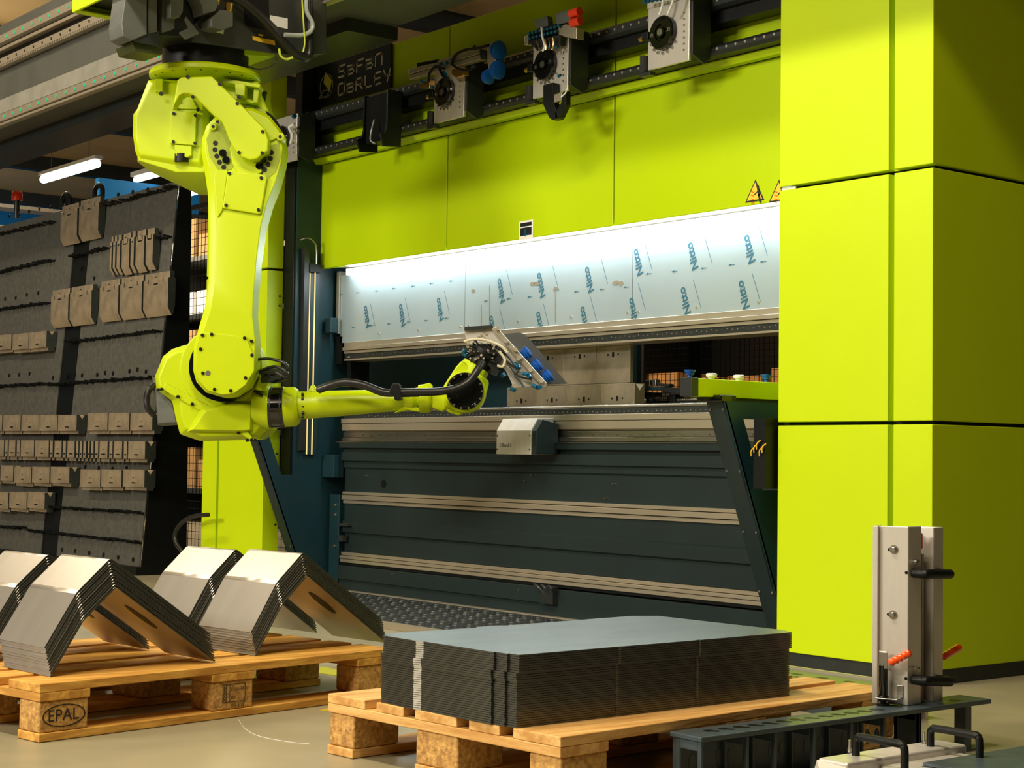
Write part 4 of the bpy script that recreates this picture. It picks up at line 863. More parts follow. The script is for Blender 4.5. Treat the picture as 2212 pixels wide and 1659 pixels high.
# ================================================================== TOOL RACK
RA, RB_ = 4.431, 0.0857
RN = V((0, -1, RB_)).normalized()
def rk(u, v, off=0.0): return bpp(u, v, V((0, RA-off, 0)), RN)
RK = thing('tool_rack', 'tall leaning grey tool rack wall with rows of pegs, left of the press', 'rack', (-10.5, 4.5, 0))
def rpanel(x0, x1, z0, z1, off, th, m_, name, lab=None):
    pts = [(RA+RB_*z0-off, z0), (RA+RB_*z1-off, z1), (RA+RB_*z1-off+th, z1), (RA+RB_*z0-off+th, z0)]
    return obj(name, prism(BM(), [(x0, y, z) for y, z in pts], (x1-x0, 0, 0)), m_, RK, label=lab)
pr = -10.17; plx = -10.42
rpanel(pr, -9.0, 0.05, 2.34, 0, 0.006, RACKP, 'back_panel')
rpanel(-12.6, plx, 0.05, 2.34, 0, 0.006, RACKP, 'back_panel')
rpanel(plx-.02, pr+.02, 0.0, 2.34, -0.008, 0.03, BLACK, 'rack_post', 'dark post between the two panels')
obj('side_frame', prism(BM(), [(-9.0, y, z) for y, z in ((RA+.01, 0.0), (RA+RB_*2.34+.008, 2.34), (4.712, 2.34), (4.735, 0.0))], (0.012, 0, 0)), BLACK, RK, label='black side frame of the rack')
obj('rack_base', box(BM(), -12.6, -8.99, RA-.02, 4.735, 0, 0.05), BLACK, RK)
def prow(pts, n, name='peg_row', off=0.0, L=0.05, pin=True):
    bm = BM(); a = rk(*pts[0]); b = rk(*pts[1])
    for i in range(n):
        p = a.lerp(b, (i+.5)/n)
        p = p+V((random.uniform(-.004, .004), 0, random.uniform(-.006, .006)))
        if pin: cyl(bm, p, p+V((0, -L*random.uniform(.7, 1.1), 0.004)), .007, n=6)
        else: cyl(bm, p+V((0, .002, 0)), p+RN*.004, .014, n=10)
    if pin: cyl(bm, a+V((0, -.004, 0)), b+V((0, -.004, 0)), .005, n=6)
    return obj(name, bm, BLACK, RK)
for pts, n in ((((0, 508), (122, 480)), 24), (((232, 445), (385, 405)), 26), (((0, 590), (120, 562)), 30), (((158, 556), (238, 536)), 18), (((328, 520), (372, 512)), 8), (((0, 670), (110, 654)), 24), (((153, 740), (352, 716)), 34), (((0, 836), (100, 830)), 28), (((104, 832), (335, 816)), 60), (((115, 1096), (312, 1108)), 50), (((0, 1138), (60, 1141)), 20), (((66, 1146), (308, 1172)), 60)):
    prow(pts, n)
for pts, n in ((((10, 470), (120, 445)), 5), (((150, 442), (372, 398)), 7), (((0, 648), (96, 631)), 4), (((160, 570), (220, 612)), 2), (((10, 812), (75, 808)), 3), (((100, 816), (335, 800)), 7), (((130, 812), (335, 795)), 3), (((120, 1186), (305, 1212)), 6), (((170, 1010), (290, 1014)), 4)):
    prow(pts, n, 'rack_hole', pin=False)
ORD = ['rightmost', 'second from the right', 'third from the right', 'fourth from the right', 'fifth from the right', 'sixth from the right', 'seventh from the right', 'eighth from the right', 'ninth from the right', 'tenth from the right', 'eleventh from the right', 'twelfth from the right', 'thirteenth from the right', 'fourteenth from the right', 'fifteenth from the right', 'sixteenth from the right', 'seventeenth from the right', 'eighteenth from the right', 'nineteenth from the right', 'twentieth from the right']
def rtool(kind, u0, u1, vt, vb, label, group):
    off = 0.075 if kind == 'die' else 0.055
    um = (u0+u1)/2
    a = rk(u0, (vt+vb)/2, off); b = rk(u1, (vt+vb)/2, off); t = rk(um, vt, off); l = rk(um, vb, off)
    x0, x1, z0, z1 = a.x, b.x-(.010 if b.x-a.x > .05 else .004), l.z, t.z; yb = RA+RB_*(z0+z1)/2; y0 = yb-off; h = z1-z0
    cat = 'tool'; T = thing('press_die' if kind == 'die' else 'press_punch', label, cat, ((x0+x1)/2, yb-.002, z0), group)
    if kind == 'die':
        prof = [(y0, z1), (y0, z0+.16*h), (y0+.014, z0+.16*h), (y0+.014, z0), (yb-.014, z0), (yb-.014, z0+.16*h), (yb-.003, z0+.16*h), (yb-.003, z1), (yb-.022, z1), ((y0+yb)/2, z1-.028), (y0+.020, z1)]
    else:
        prof = [(y0+.010, z1), (y0+.010, z1-.035), (y0, z1-.04), (y0, z0+.18*h), (y0+.026, z0), (y0+.034, z0), (yb-.006, z0+.22*h), (yb-.006, z1-.04), (yb-.014, z1-.035), (yb-.014, z1)]
    o = obj('body', prism(BM(), [(x0, y, z) for y, z in prof], (x1-x0, 0, 0)), TOOLM, T, bevel=0.0012)
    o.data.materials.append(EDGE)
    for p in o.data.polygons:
        if abs(p.normal.x) > .7: p.material_index = 1  # tool end faces coloured dark to stand for shade in the gaps
    bm = BM(); c = (x0+x1)/2; w_ = min(.028, (x1-x0)*.3); zz = z0+h*(.36 if kind == 'die' else .74)
    box(bm, c-w_, c+w_, y0-.0006, y0+.002, zz-.0035, zz+.0035)
    cyl(bm, (c, y0-.0008, zz), (c, y0+.002, zz), .006, n=8)
    if x1-x0 > .1: cyl(bm, (c, y0-.0008, zz+.08*h+.02), (c, y0+.002, zz+.08*h+.02), .004, n=8)
    obj('tool_slot', bm, BLACK, T)
    if kind == 'punch' and x1-x0 > .05:
        bm = BM()
        for s in (-.3, .3): box(bm, c+s*(x1-x0)-.005, c+s*(x1-x0)+.005, y0-.001, y0+.012, z1-.062, z1-.036)
        obj('safety_catch', bm, STEEL, T)
    return T
def row(kind, segs, desc, group, cols=None):
    n = len(segs)
    for i, (u0, u1, vt, vb) in enumerate(segs):
        k = n-1-i; w_ = u1-u0
        rtool(kind, u0, u1, vt, vb, '%s %s, %s' % (desc, 'on the leaning rack' if n > 1 else '', ORD[k]), group)
row('punch', [(131, 167, 443, 526), (171, 213, 430, 516)], 'large pale punch in the topmost pair', 'top pair of punches on the rack')
row('punch', [(237, 241, 512, 594), (244, 249, 510, 592), (252, 259, 508, 592), (263, 280, 505, 592), (282, 290, 500, 588), (293, 312, 498, 587), (315, 331, 494, 582)], 'narrow dark punch segment in the second row', 'narrow punch segments on the rack')
row('punch', [(110, 148, 626, 706), (151, 198, 618, 701), (215, 256, 606, 693), (259, 307, 598, 688), (310, 364, 590, 682)], 'wide beige punch in the third row', 'wide punches in the third row of the rack')
row('die', [(-20, 25, 724, 762), (27, 62, 721, 761), (62, 101, 717, 758)], 'beige die block in the short fourth row', 'die blocks in the fourth row')
def z3(l, vt, vb): return [(a/4.148, b/4.148, 850+vt/4.148, 850+vb/4.148) for a, b in l]
row('die', z3([(-60, 22), (28, 187), (190, 350), (350, 515), (518, 690)], 192, 362)+z3([(783, 968), (972, 1163), (1167, 1370)], 175, 362), 'beige die block in the upper die row', 'die blocks in the upper die row')
row('die', z3([(-60, 38), (45, 72), (78, 140), (150, 180), (185, 308), (313, 440), (447, 472), (487, 555), (563, 590), (602, 672), (682, 702), (712, 735), (745, 768), (787, 803), (815, 838), (850, 880), (890, 968), (978, 1008), (1017, 1098), (1108, 1140)], 425, 600)+z3([(1147, 1305)], 430, 620), 'beige die segment in the mixed width row', 'mixed width die segments') if False else None
mix = [(-60, 38), (45, 72), (78, 140), (150, 180), (185, 308), (313, 440), (447, 472), (487, 555), (563, 590), (602, 672), (682, 702), (712, 735), (745, 768), (787, 803), (815, 838), (850, 880), (890, 968), (978, 1008), (1017, 1098), (1108, 1140), (1147, 1305)]
for i, (a, b) in enumerate(mix):
    vt = 418+(a+60)/1365*12; vb = 590+(a+60)/1365*30
    k = len(mix)-1-i; wd = 'narrow' if b-a < 40 else ('medium' if b-a < 90 else 'wide')
    rtool('die', a/4.148, b/4.148, 850+vt/4.148, 850+vb/4.148, '%s beige die segment, %s in the mixed width row of the rack' % (wd, ORD[k] if k < 20 else 'leftmost'), 'mixed width die segments on the rack')
row('die', z3([(-60, 0), (3, 122)], 645, 808)+z3([(127, 283), (286, 447), (452, 625)], 658, 830)+z3([(718, 903), (905, 1093), (1100, 1300)], 682, 868), 'beige die block in the third die row', 'die blocks in the third die row')
row('die', z3([(-60, 78), (82, 243), (245, 405)], 885, 1060), 'beige die block in the lowest die row', 'die blocks in the lowest die row')
# lifting eyes and beacon on the rack top
bm = BM()
for u in (142, 213):
    p = rk(u, 445 if u == 142 else 414, 0); p.z = 2.36; lathe(bm, p, UP, [(0, .02), (.02, .02)], 12)
    tube(bm, [p+V((-.06, 0, .0)), p+V((-.055, 0, .06)), p+V((0, 0, .09)), p+V((.055, 0, .06)), p+V((.06, 0, 0))], .016, 8)
obj('lifting_eye', bm, BLACK, RK)

# ================================================================== FENCE AND BACKGROUND
def fence(name_lab, x0, x1, y, h, cell=0.05):
    F = thing('safety_fence', name_lab, 'fence', ((x0+x1)/2, y, 0))
    bm = BM()
    n = int((x1-x0)/cell)
    for i in range(n+1): box(bm, x0+i*cell-.0015, x0+i*cell+.0015, y-.0015, y+.0015, .1, h)
    k = int((h-.1)/cell)
    for i in range(k+1): box(bm, x0, x1, y-.002, y+.002, .1+i*cell-.0015, .1+i*cell+.0015)
    obj('wire_mesh', bm, BLACK, F)
    obj('fence_post', box(BM(), x0-.03, x0+.03, y-.03, y+.03, 0, h+.05), BLACK, F); obj('fence_post', box(BM(), x1-.03, x1+.03, y-.03, y+.03, 0, h+.05), BLACK, F)
    obj('fence_rail', box(BM(), x0, x1, y-.012, y+.012, h, h+.03), BLACK, F)
    return F
fence('black wire mesh safety fence seen between the tool rack and the press', -11.2, -8.6, 5.30, 2.35)
fence('black wire mesh fence seen through the press opening', -8.6, -4.2, 7.4, 2.0, 0.04)
SH = thing('storage_shelf', 'warm lit storage shelving with boxes behind the fence', 'shelf', (-16, 8.7, 0))
for z in (0.3, 0.9, 1.5, 2.1, 2.7): obj('shelf_board', box(BM(), -18.5, -13.2, 8.2, 9.2, z, z+.05), DARK, SH)
for x in (-18.5, -16.3, -14.1): obj('upright', box(BM(), x, x+.08, 8.2, 9.2, 0, 3.3), DARK, SH)
random.seed(11)
for k, z in enumerate((0.35, 0.95, 1.55, 2.15, 2.75)):
    x = -17.2; nb = 0
    while x < -14.9:
        w_ = random.uniform(.2, .4); hh = random.uniform(.2, .45)
        tag(obj('storage_box', box(BM(), x, x+w_, 8.25, 8.8, z+.001, z+hh), random.choice((CARTON, WHITE, ALU, CARTON)), bevel=0.005), 'storage box on the %s board of the far left shelving, %s from the left' % (('lowest', 'second', 'third', 'fourth', 'top')[k], CNT[nb] if nb else 'first'), 'box', 'boxes on the far shelving'); x += w_+.08; nb += 1
SH2 = thing('pallet_shelf', 'low orange lit shelving seen through the press opening', 'shelf', (-7.2, 9.8, 0))
for z in (0.45, 1.21): obj('shelf_board', box(BM(), -13.0, -7.0, 9.4, 10.2, z, z+.05), DARK, SH2)
for x in (-13.0, -10.1, -7.08): obj('upright', box(BM(), x, x+.08, 9.4, 10.2, 0, 2.4), BLACK, SH2)
obj('back_panel', box(BM(), -12.5, -4.0, 10.2, 10.24, 0, 3.2), BLACK, SH2)  # added black backdrop, keeps the view through the press opening dark
for i in range(12):
    tag(obj('storage_box', box(BM(), -12.8+i*.46, -12.8+i*.46+.36, 9.45, 9.9, 1.261, 1.261+random.choice((.08, .11, .16))), CARTON, bevel=0.004), 'orange brown carton seen through the press opening, %s from the left' % (CNT[i] if i else 'first'), 'box', 'cartons seen through the press opening')
area('shelf_lamp', (-10.0, 8.9, 2.0), (-10.0, 9.5, 1.3), 4.5, 0.2, 11, (1.0, 0.50, 0.16), 110)
area('shelf_lamp_left', (-16, 7.3, 3.0), (-16, 8.6, 1.5), 3.0, 0.3, 55, (1.0, 0.78, 0.5))
# ceiling tubes in view and above
def lamp(x, y, z, L, label, thick=0.035):
    t = thing('tube_light', label, 'lamp', (x, y, z), 'ceiling tube lights')
    obj('tube', cyl(BM(), (x-L/2, y, z), (x+L/2, y, z), thick, n=14), TUBE, t)
    obj('lamp_housing', box(BM(), x-L/2-.05, x+L/2+.05, y-.05, y+.05, z+thick, z+.09), WALLM, t)
    bm = BM()
    for s in (-.35, .35): box(bm, x+s*L-.004, x+s*L+.004, y-.004, y+.004, z+.09, 5.2)
    obj('hanger_wire', bm, DARK, t)
p = bp(150, 371, 2, 4.1); lamp(p.x, p.y, 4.1, 1.55, 'bright white tube light hanging at the left behind the gantry', 0.05)
p = bp(343, 375, 2, 4.0); lamp(p.x, p.y, 4.0, 1.2, 'small distant tube light just under the robot shoulder')
p = bp(425, 412, 2, 3.2); lamp(p.x, p.y, 3.2, 0.9, 'warm tube light seen beside the robot upper arm')
# blue high wall band and steel pipe racks far left
bm = BM(); a = bp(-60, 404, 0, -24); b = bp(260, 404, 0, -24)
WB = tag(obj('conveyor_bridge', box(box(BM(), -18.2, -18.0, 2, 14, 3.15, 3.22), -18.3, -18.0, 2, 14, 3.42, 3.46), ALU), 'long pale steel pipe rack high up at the left', 'pipe rack')
bm = BM()
for i in range(10): box(bm, -18.2, -18.1, 2.5+i*1.1, 2.56+i*1.1, 0, 3.45)
obj('pipe_post', bm, DARK, WB)
obj('blue_panel', box(BM(), -18.2, -18.1, 8.3, 9.6, 3.3, 3.9), BLUEW, WB); obj('blue_panel', box(BM(), -18.2, -18.1, 9.8, 11.2, 3.0, 3.7), BLUEW, WB)
bl = bp(37, 424, 1, RA+.25)
BC = thing('beacon_lamp', 'small red beacon lamp above the left end of the tool rack', 'lamp', (bl.x, bl.y, bl.z-.06))
obj('lens', lathe(BM(), (bl.x, bl.y, bl.z-.03), UP, [(0, .038), (.055, .038), (.065, .03)], 16), REDM, BC); obj('stem', cyl(BM(), (bl.x, bl.y, bl.z-.16), (bl.x, bl.y, bl.z-.03), .02, n=12), DARK, BC)
# cable loop
bm = BM(); tube(bm, [bp(u, v, 1, 4.35) for u, v in ((450, 1112), (420, 1115), (395, 1127), (379, 1150), (380, 1172), (392, 1190), (410, 1215))], .012, 10)
tag(obj('cable_loop', bm, RUBBER), 'thick black cable loop hanging between the tool rack and the press', 'cable')

# ================================================================== PALLETS
def pallet(corner, ang, label, wood):
    c = V((corner[0], corner[1], 0)); L = V((-math.sin(ang), math.cos(ang), 0)); W = V((-math.cos(ang), -math.sin(ang), 0))
    P = thing('euro_pallet', label, 'pallet', c+L*.6+W*.4)
    def b(name, l0, l1, w0, w1, z0, z1, m_, bev=0.0025):
        j = random.uniform(-.002, .002)
        return obj(name, obox(BM(), c+L*(l0+j)+W*w0+UP*z0, L*(l1-l0), W*(w1-w0), UP*(z1-z0)), m_, P, bevel=bev)
    for w0, w1 in ((0, .10), (.3275, .4725), (.70, .80)): b('bottom_board', 0, 1.2, w0, w1, 0.001, .022, wood)
    for l0, l1 in ((0, .145), (.5275, .6725), (1.055, 1.2)):
        for w0, w1 in ((0.003, .10), (.3275, .4725), (.70, .797)):
            k = b('block', l0+.003, l1-.003, w0, w1, .022, .1, CHIP, 0.006)
            if l0 == 0 and w0 < .01: first = k
            if .5 < l0 < .6 and w0 < .01: second = k
        b('cross_board', l0, l1, 0, .8, .1, .122, WOODX if wood is WOOD else WOODPX)
    for w0, w1 in ((0, .145), (.186, .286), (.3275, .4725), (.514, .614), (.655, .80)): b('deck_board', 0, 1.2, w0, w1, .122, .144, wood)
    return P, c, L, W, first, second
A1 = math.radians(8.8)
P1, c1, L1, W1, f1, m1 = pallet((-3.962, 1.693), A1, 'left wooden pallet carrying the bent steel sheets, stamped EPAL', WOOD)
P2, c2, L2, W2, f2, m2 = pallet((-2.648, 2.262), math.radians(4.2), 'wooden pallet at the lower centre carrying the flat sheet stack', WOODP)
# stamps on the long side (facing -W)
nS = -W1
bm = BM(); o = c1+L1*.073+nS*.0005+UP*.061+W1*.003
stroke(bm, [o+L1*(.060*math.cos(2*math.pi*k/28))+UP*(.027*math.sin(2*math.pi*k/28)) for k in range(28)], .0025, nS, .0008, close=True)
text(bm, 'EPAL', o-L1*.002, L1, UP, .042, .0008, center=True); obj('stamp', bm, INK, f1, label='burnt EPAL oval mark')
bm = BM(); o = c1+L1*.600+nS*.0005+UP*.061+W1*.003
x0, x1, y0, y1 = -.034, .042, -.018, .030
stroke(bm, [o+L1*x0+UP*y0, o+L1*x1+UP*y0, o+L1*x1+UP*y1, o+L1*x0+UP*y1], .0012, nS, .0008, close=True)
stroke(bm, [o+L1*-.010+UP*y0, o+L1*-.010+UP*y1], .0012, nS, .0008); stroke(bm, [o+L1*-.022+UP*y0, o+L1*-.022+UP*y1], .0012, nS, .0008); stroke(bm, [o+L1*-.030+UP*(y0+.003), o+L1*-.030+UP*(y1-.006)], .0012, nS, .0008)
for k in range(5): stroke(bm, [o+L1*-.029+UP*(-.008+k*.008), o+L1*-.023+UP*(-.014+k*.008)], .001, nS, .0008)
text(bm, 'ES-22-0010', o+L1*-.007+UP*.012, L1, UP, .0125, .0008); text(bm, 'HT', o+L1*-.007+UP*-.012, L1, UP, .0145, .0008); text(bm, '035-2-12', o+L1*-.006+UP*-.033, L1, UP, .0125, .0008)
obj('stamp', bm, INK, m1, label='burnt ES-22 HT 035-2-12 marks')
# yellow floor tape piece and scratch
tp = [bp(690, 1534, 2, .002), bp(722, 1526, 2, .002), bp(738, 1526, 2, .002), bp(735, 1536, 2, .002)]
tag(obj('floor_tape', prism(BM(), tp, (0, 0, -.0015)), mat('yellow_tape', (0.75, 0.5, 0.02), .5, noise=.1)), 'small piece of yellow floor tape between the two pallets', 'tape')
tp = [bp(625, 1441, 2, .002), bp(700, 1440, 2, .002), bp(800, 1462, 2, .002), bp(800, 1470, 2, .002), bp(640, 1446, 2, .002)]
tag(obj('floor_tape', prism(BM(), tp, (0, 0, -.0015)), mat('yellow_tape_far', (0.6, 0.6, 0.02), .5, noise=.1)), 'yellow floor marking seen under the left pallet deck', 'tape')
bm = BM(); tube(bm, [bp(u, v, 2, .0005) for u, v in ((514, 1553), (530, 1574), (560, 1590), (620, 1602), (668, 1607))], .0006, 4); o = obj('floor_scratch', bm, WHITE); tag(o, 'thin pale curved scratch on the floor before the left pallet', 'scratch')

# ---- bent sheets
def vprofile(t):
    pts = [(0.0, 0.0), (.076, .120), (.179, .212), (.500, .0)]
    return pts
def bent(name):
    pts = [(0.0, 0.0), (.088, .1375), (.180, .2195), (.489, .004)]
    t = .0034
    # rounded ridge
    def rounded(P, r=.008):
        out = [P[0]]
        for i in (1, 2):
            a, b, c = V((*P[i-1], 0)), V((*P[i], 0)), V((*P[i+1], 0)); d0 = (a-b).normalized(); d1 = (c-b).normalized()
            rr = r if i == 2 else .006
            for k in range(6):
                s = k/5; q = (b+d0*rr)*(1-s)**2+b*2*s*(1-s)+(b+d1*rr)*s*s; out.append((q.x, q.y))
        return out+[P[3]]
    R_ = rounded(pts); top = []
    for i, p in enumerate(R_):
        a = V((*R_[max(0, i-1)], 0)); b = V((*R_[min(len(R_)-1, i+1)], 0)); d = (b-a).normalized(); top.append((p[0]-d.y*t, p[1]+d.x*t))
    n = len(R_); wd = .256
    bm = BM()
    nx = 2
    # grid along profile; build bottom & top surface with slot hole in the right leg
    hs0, hs1, hx0, hx1 = .30, .62, .18, .205   # slot along the leg param and across width
    def P(s_xy, x): return V((x, s_xy[0], s_xy[1]))
    prof = R_+top[::-1]
    prism(bm, [P(q, 0) for q in prof], (-wd, 0, 0))
    me = bpy.data.meshes.new('bent_sheet')
    bmesh.ops.recalc_face_normals(bm, faces=bm.faces[:])
    # bevel the vertical corners of the free ends
    bm.to_mesh(me); bm.free()
    me.materials.append(SHEET); me.materials.append(EDGE)
    for p in me.polygons:
        d = p.normal; side = abs(d.x) > .7
        p.use_smooth = not side and p.area < .004
        end = p.area < .0016 and p.area > .0011
        p.material_index = 1 if side else 0
    return me
BME = bent('bent_sheet')
BMS = None
# slot insert on the underside of the right leg (dark oval opening), modelled as its own shallow part
def slot_mesh():
    bm = BM(); a = V((0, .180, .2195)); b = V((0, .489, .004)); d = (b-a).normalized(); n = V((0, -d.z, d.y)); n = -n if n.z > 0 else n
    c = a.lerp(b, .42)+V((-.09, 0, 0)); pts = []
    for k in range(24):
        t = 2*math.pi*k/24; pts.append(c+d*(.062*math.cos(t))+V((1, 0, 0))*(.022*math.sin(t))+n*.0006)
    prism(bm, pts, -n*.0010)
    bmesh.ops.recalc_face_normals(bm, faces=bm.faces[:])
    me = bpy.data.meshes.new('slot_opening'); bm.to_mesh(me); bm.free(); me.materials.append(BLACK); return me
SLOT = slot_mesh()
def lw(l, w_, z): return c1+L1*l+W1*w_+UP*z
def off(p, a, l, w_): return (p[0]-math.sin(a)*l-math.cos(a)*w_, p[1]+math.cos(a)*l-math.sin(a)*w_)
S1, S3 = (-4.071, 1.7695), (-4.184, 2.431)
stacks = [('front left', S1, .075, 11), ('rear left', off(S1, .075, .004, .352), .075, 10), ('front right', S3, .115, 10), ('rear right', off(S3, .115, .012, .352), .115, 9)]
for nm, (sx, sy), sa, n in stacks:
    for k in range(n):
        o = bpy.data.objects.new('bent_sheet', BME); COL.objects.link(o)
        q = off((sx, sy), sa, -.0012*k+random.uniform(-.0012, .0012), .0010*k+random.uniform(-.0010, .0010))
        o.location = (q[0], q[1], .1445+k*.0073); o.rotation_euler = (0, 0, sa)
        lab = 'bent steel sheet in the %s stack on the left pallet, %s' % (nm, 'topmost' if k == n-1 else ('lowest' if k == 0 else CNT[n-1-k]+' from the top'))
        tag(o, lab, 'sheet', 'bent sheets in the %s stack' % nm)
        if k == 0:
            s = bpy.data.objects.new('slot_opening', SLOT); COL.objects.link(s); s.parent = o; s['label'] = 'oval slot opening'
# ---- flat stack
out = [(-2.780, 2.250), (-2.812, 2.249), (-2.812, 2.243), (-2.85, 2.242), (-2.85, 2.236), (-3.098, 2.2285), (-3.118, 2.2215), (-3.249, 2.222), (-3.285, 2.262), (-3.275, 2.52), (-3.292, 2.525), (-3.292, 2.60), (-3.280, 2.605), (-3.305, 3.06), (-3.270, 3.125), (-2.835, 3.140), (-2.790, 3.118), (-2.786, 2.80), (-2.790, 2.797), (-2.790, 2.79), (-2.786, 2.787), (-2.783, 2.545), (-2.787, 2.540), (-2.783, 2.535)]
bm = BM(); prism(bm, [(x, y, 0) for x, y in out], (0, 0, .0040)); bmesh.ops.recalc_face_normals(bm, faces=bm.faces[:])
for v in bm.verts: v.co -= V((-3.03, 2.68, 0))
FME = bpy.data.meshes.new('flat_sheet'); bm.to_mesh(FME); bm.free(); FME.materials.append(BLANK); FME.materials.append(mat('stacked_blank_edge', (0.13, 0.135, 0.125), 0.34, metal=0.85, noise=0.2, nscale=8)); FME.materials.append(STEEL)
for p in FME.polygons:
    if abs(p.normal.z) < .5: p.material_index = 2 if (p.normal.y < -.8 and .15 < p.normal.x < .5) else 1  # slanted facet gets brighter steel to put in a white highlight stripe
NS = 32
for k in range(NS):
    o = bpy.data.objects.new('flat_sheet', FME); COL.objects.link(o)
    dx = -.004 if k < 20 else (.000 if k < 24 else .005); dy = .003 if k < 20 else (-.002 if k < 24 else .001)
    o.location = (-3.03+dx+random.uniform(-.0006, .0006), 2.68+dy+random.uniform(-.0006, .0006), .1445+k*.0049)
    lab = 'topmost flat grey steel blank of the tall stack at the lower centre' if k == NS-1 else ('lowest flat grey steel blank, lying on the centre pallet' if k == 0 else 'flat steel blank in the tall centre stack, %s from the top' % CNT[NS-1-k])
    tag(o, lab, 'sheet', 'flat blanks stacked on the centre pallet')

# ================================================================== PERFORATED STEEL RAIL
GRN = mat('dark_steel_paint', (0.06, 0.085, 0.10), 0.32, noise=0.2, nscale=12, bump=0.05, bscale=100)
PR = thing('perforated_rail', 'dark perforated steel support rail on the floor at the lower right, under the clamp tower', 'rail', (-2.61, 3.1, 0))
obj('top_plate', box(BM(), -2.660, -2.562, 2.584, 3.62, .113, .125), GRN, PR, bevel=0.003)
obj('web', box(BM(), -2.655, -2.645, 2.59, 3.20, 0, .113), GRN, PR)
obj('base_plate', box(BM(), -2.655, -2.57, 2.59, 3.60, 0, .006), GRN, PR)
for y in (2.588, 2.73, 2.82, 2.95, 3.08, 3.20, 3.335):
    bm = BM()
    for x0, x1, z0, z1 in ((-2.645, -2.632, 0, .113), (-2.578, -2.566, 0, .113), (-2.632, -2.578, .092, .113), (-2.632, -2.578, 0, .01)): box(bm, x0, x1, y, y+.008, z0, z1)
    if y > 3.3: box(bm, -2.645, -2.566, y, y+.008, 0, .113)
    obj('rib', bm, GRN, PR, bevel=0.002)
obj('end_leg', box(BM(), -2.61, -2.575, 3.53, 3.555, 0, .113), GRN, PR, bevel=0.002)
bm = BM()
for i in range(13):
    y = 2.66+i*.047; c = V((-2.615, y, .1252))
    pts = [c+V((math.cos(t)*.011, math.sin(t)*.013, 0)) for t in [k*math.pi/6 for k in range(12)]]; prism(bm, pts, (0, 0, .0006))
    c = c+V((.014, .010, 0)); pts = [c+V((math.cos(t)*.007, math.sin(t)*.010, 0)) for t in [k*math.pi/6 for k in range(12)]]; prism(bm, pts, (0, 0, .0004))
cyl(bm, (-2.60, 3.52, .1251), (-2.60, 3.52, .1256), .014, n=14)
obj('hole_row', bm, BLACK, PR, label='row of double round holes')
bm = BM()
for i in range(8):
    for k in range(2): 
        y = 2.64+i*.085+k*.035; c = V((-2.6445, y, .055)); pts = [c+V((0, math.cos(t)*.010, math.sin(t)*.018)) for t in [q*math.pi/6 for q in range(12)]]; prism(bm, pts, (.0006, 0, 0))
obj('web_hole', bm, mat('dull_grey', (.10, .11, .11), .5, noise=.1), PR)
PR2 = thing('perforated_plate', 'long perforated steel plate behind the centre pallet at the right housing', 'rail', (-3.2, 3.8, 0))
a = bp(1700, 1441, 2, .09); b = bp(1920, 1472, 2, .09)
obj('top_plate', box(BM(), -3.75, -2.95, 3.68, 3.86, .082, .09), mat('green_reflection_steel', (.10, .14, .07), .3, noise=.15, nscale=8), PR2, bevel=.002)  # green reflection is put into the colour of the top plate
obj('back_edge', box(BM(), -3.75, -2.95, 3.86, 3.872, 0, .098), ALU, PR2)
obj('web', box(BM(), -3.75, -2.95, 3.69, 3.70, 0, .082), GRN, PR2)
bm = BM()
for i in range(16): box(bm, -3.72+i*.05, -3.69+i*.05, 3.72+(i % 2)*.05, 3.74+(i % 2)*.05, .0895, .0905)
obj('hole_row', bm, BLACK, PR2)

# ================================================================== STANDING CLAMP TOWER
TWZ = .1256
q0 = bp(1886, 1518, 2, TWZ); q1 = bp(1961, 1524.5, 2, TWZ); q2 = bp(2037, 1512.5, 2, TWZ)
eX = V((q1.x-q0.x, q1.y-q0.y, 0)); eY = V((q2.x-q1.x, q2.y-q1.y, 0))
HT = .437
TW = thing('clamp_tower', 'upright stainless clamp tower with black handles and orange levers, on the dark rail', 'clamp', (q1+q0)/2)
ux, uy = eX.normalized(), eY.normalized(); LX, LY = eX.length, eY.length; nF = V((ux.y, -ux.x, 0)); nF = nF if nF.y < 0 else -nF; nR = V((uy.y, -uy.x, 0)); nR = nR if nR.x > 0 else -nR
T_ = .004
def TP(a, b, z): return q0+ux*a+(-nF)*0+V((0, 0, z-q0.z+TWZ-TWZ))+uy*b
bm = BM()  # front folded channel: lip, face, return
obox(bm, q0, ux*LX, -nF*T_, UP*HT)
obox(bm, q0+nF*0, ux*T_, -nF*.05, UP*HT)
obox(bm, q1, -nR*T_, uy*(LY*.37), UP*HT)
obj('front_channel', bm, STAIN, TW, bevel=.003)
bm = BM(); obox(bm, q0+nF*.0005, ux*.014, nF*.010, UP*HT); obj('channel_lip', bm, STAIN, TW, bevel=.002)
bm = BM(); obox(bm, q1+uy*(LY*.72), -nR*T_, uy*(LY*.28), UP*(HT-.004)); obox(bm, q1+uy*(LY*.72), -nR*.06, uy*T_, UP*(HT-.004)); obox(bm, q2, -nR*.08, -uy*T_, UP*(HT-.004)); obj('rear_channel', bm, STAIN, TW, bevel=.003)
bm = BM(); obox(bm, q1+uy*(LY*.34)-nR*.045, -nR*.01, uy*(LY*.42), UP*(HT-.015)); obj('core_plate', bm, DARK, TW)
bm = BM(); obox(bm, q1+uy*(LY*.44)-nR*.02, -nR*.02, uy*.012, UP*(HT*.84)); obox(bm, q1+uy*(LY*.58)-nR*.02, -nR*.02, uy*.010, UP*(HT*.84)); obj('inner_slide', bm, DIEM, TW, bevel=.001)
for z0, z1 in ((HT*.87, HT*.96), (.012, .055)): obj('red_stop', obox(BM(), q1+uy*(LY*.42)-nR*.010+UP*z0, -nR*.02, uy*.014, UP*(z1-z0)), REDM, TW, bevel=.002)
def onF(u, v): return bpp(u, v, q1, nF)
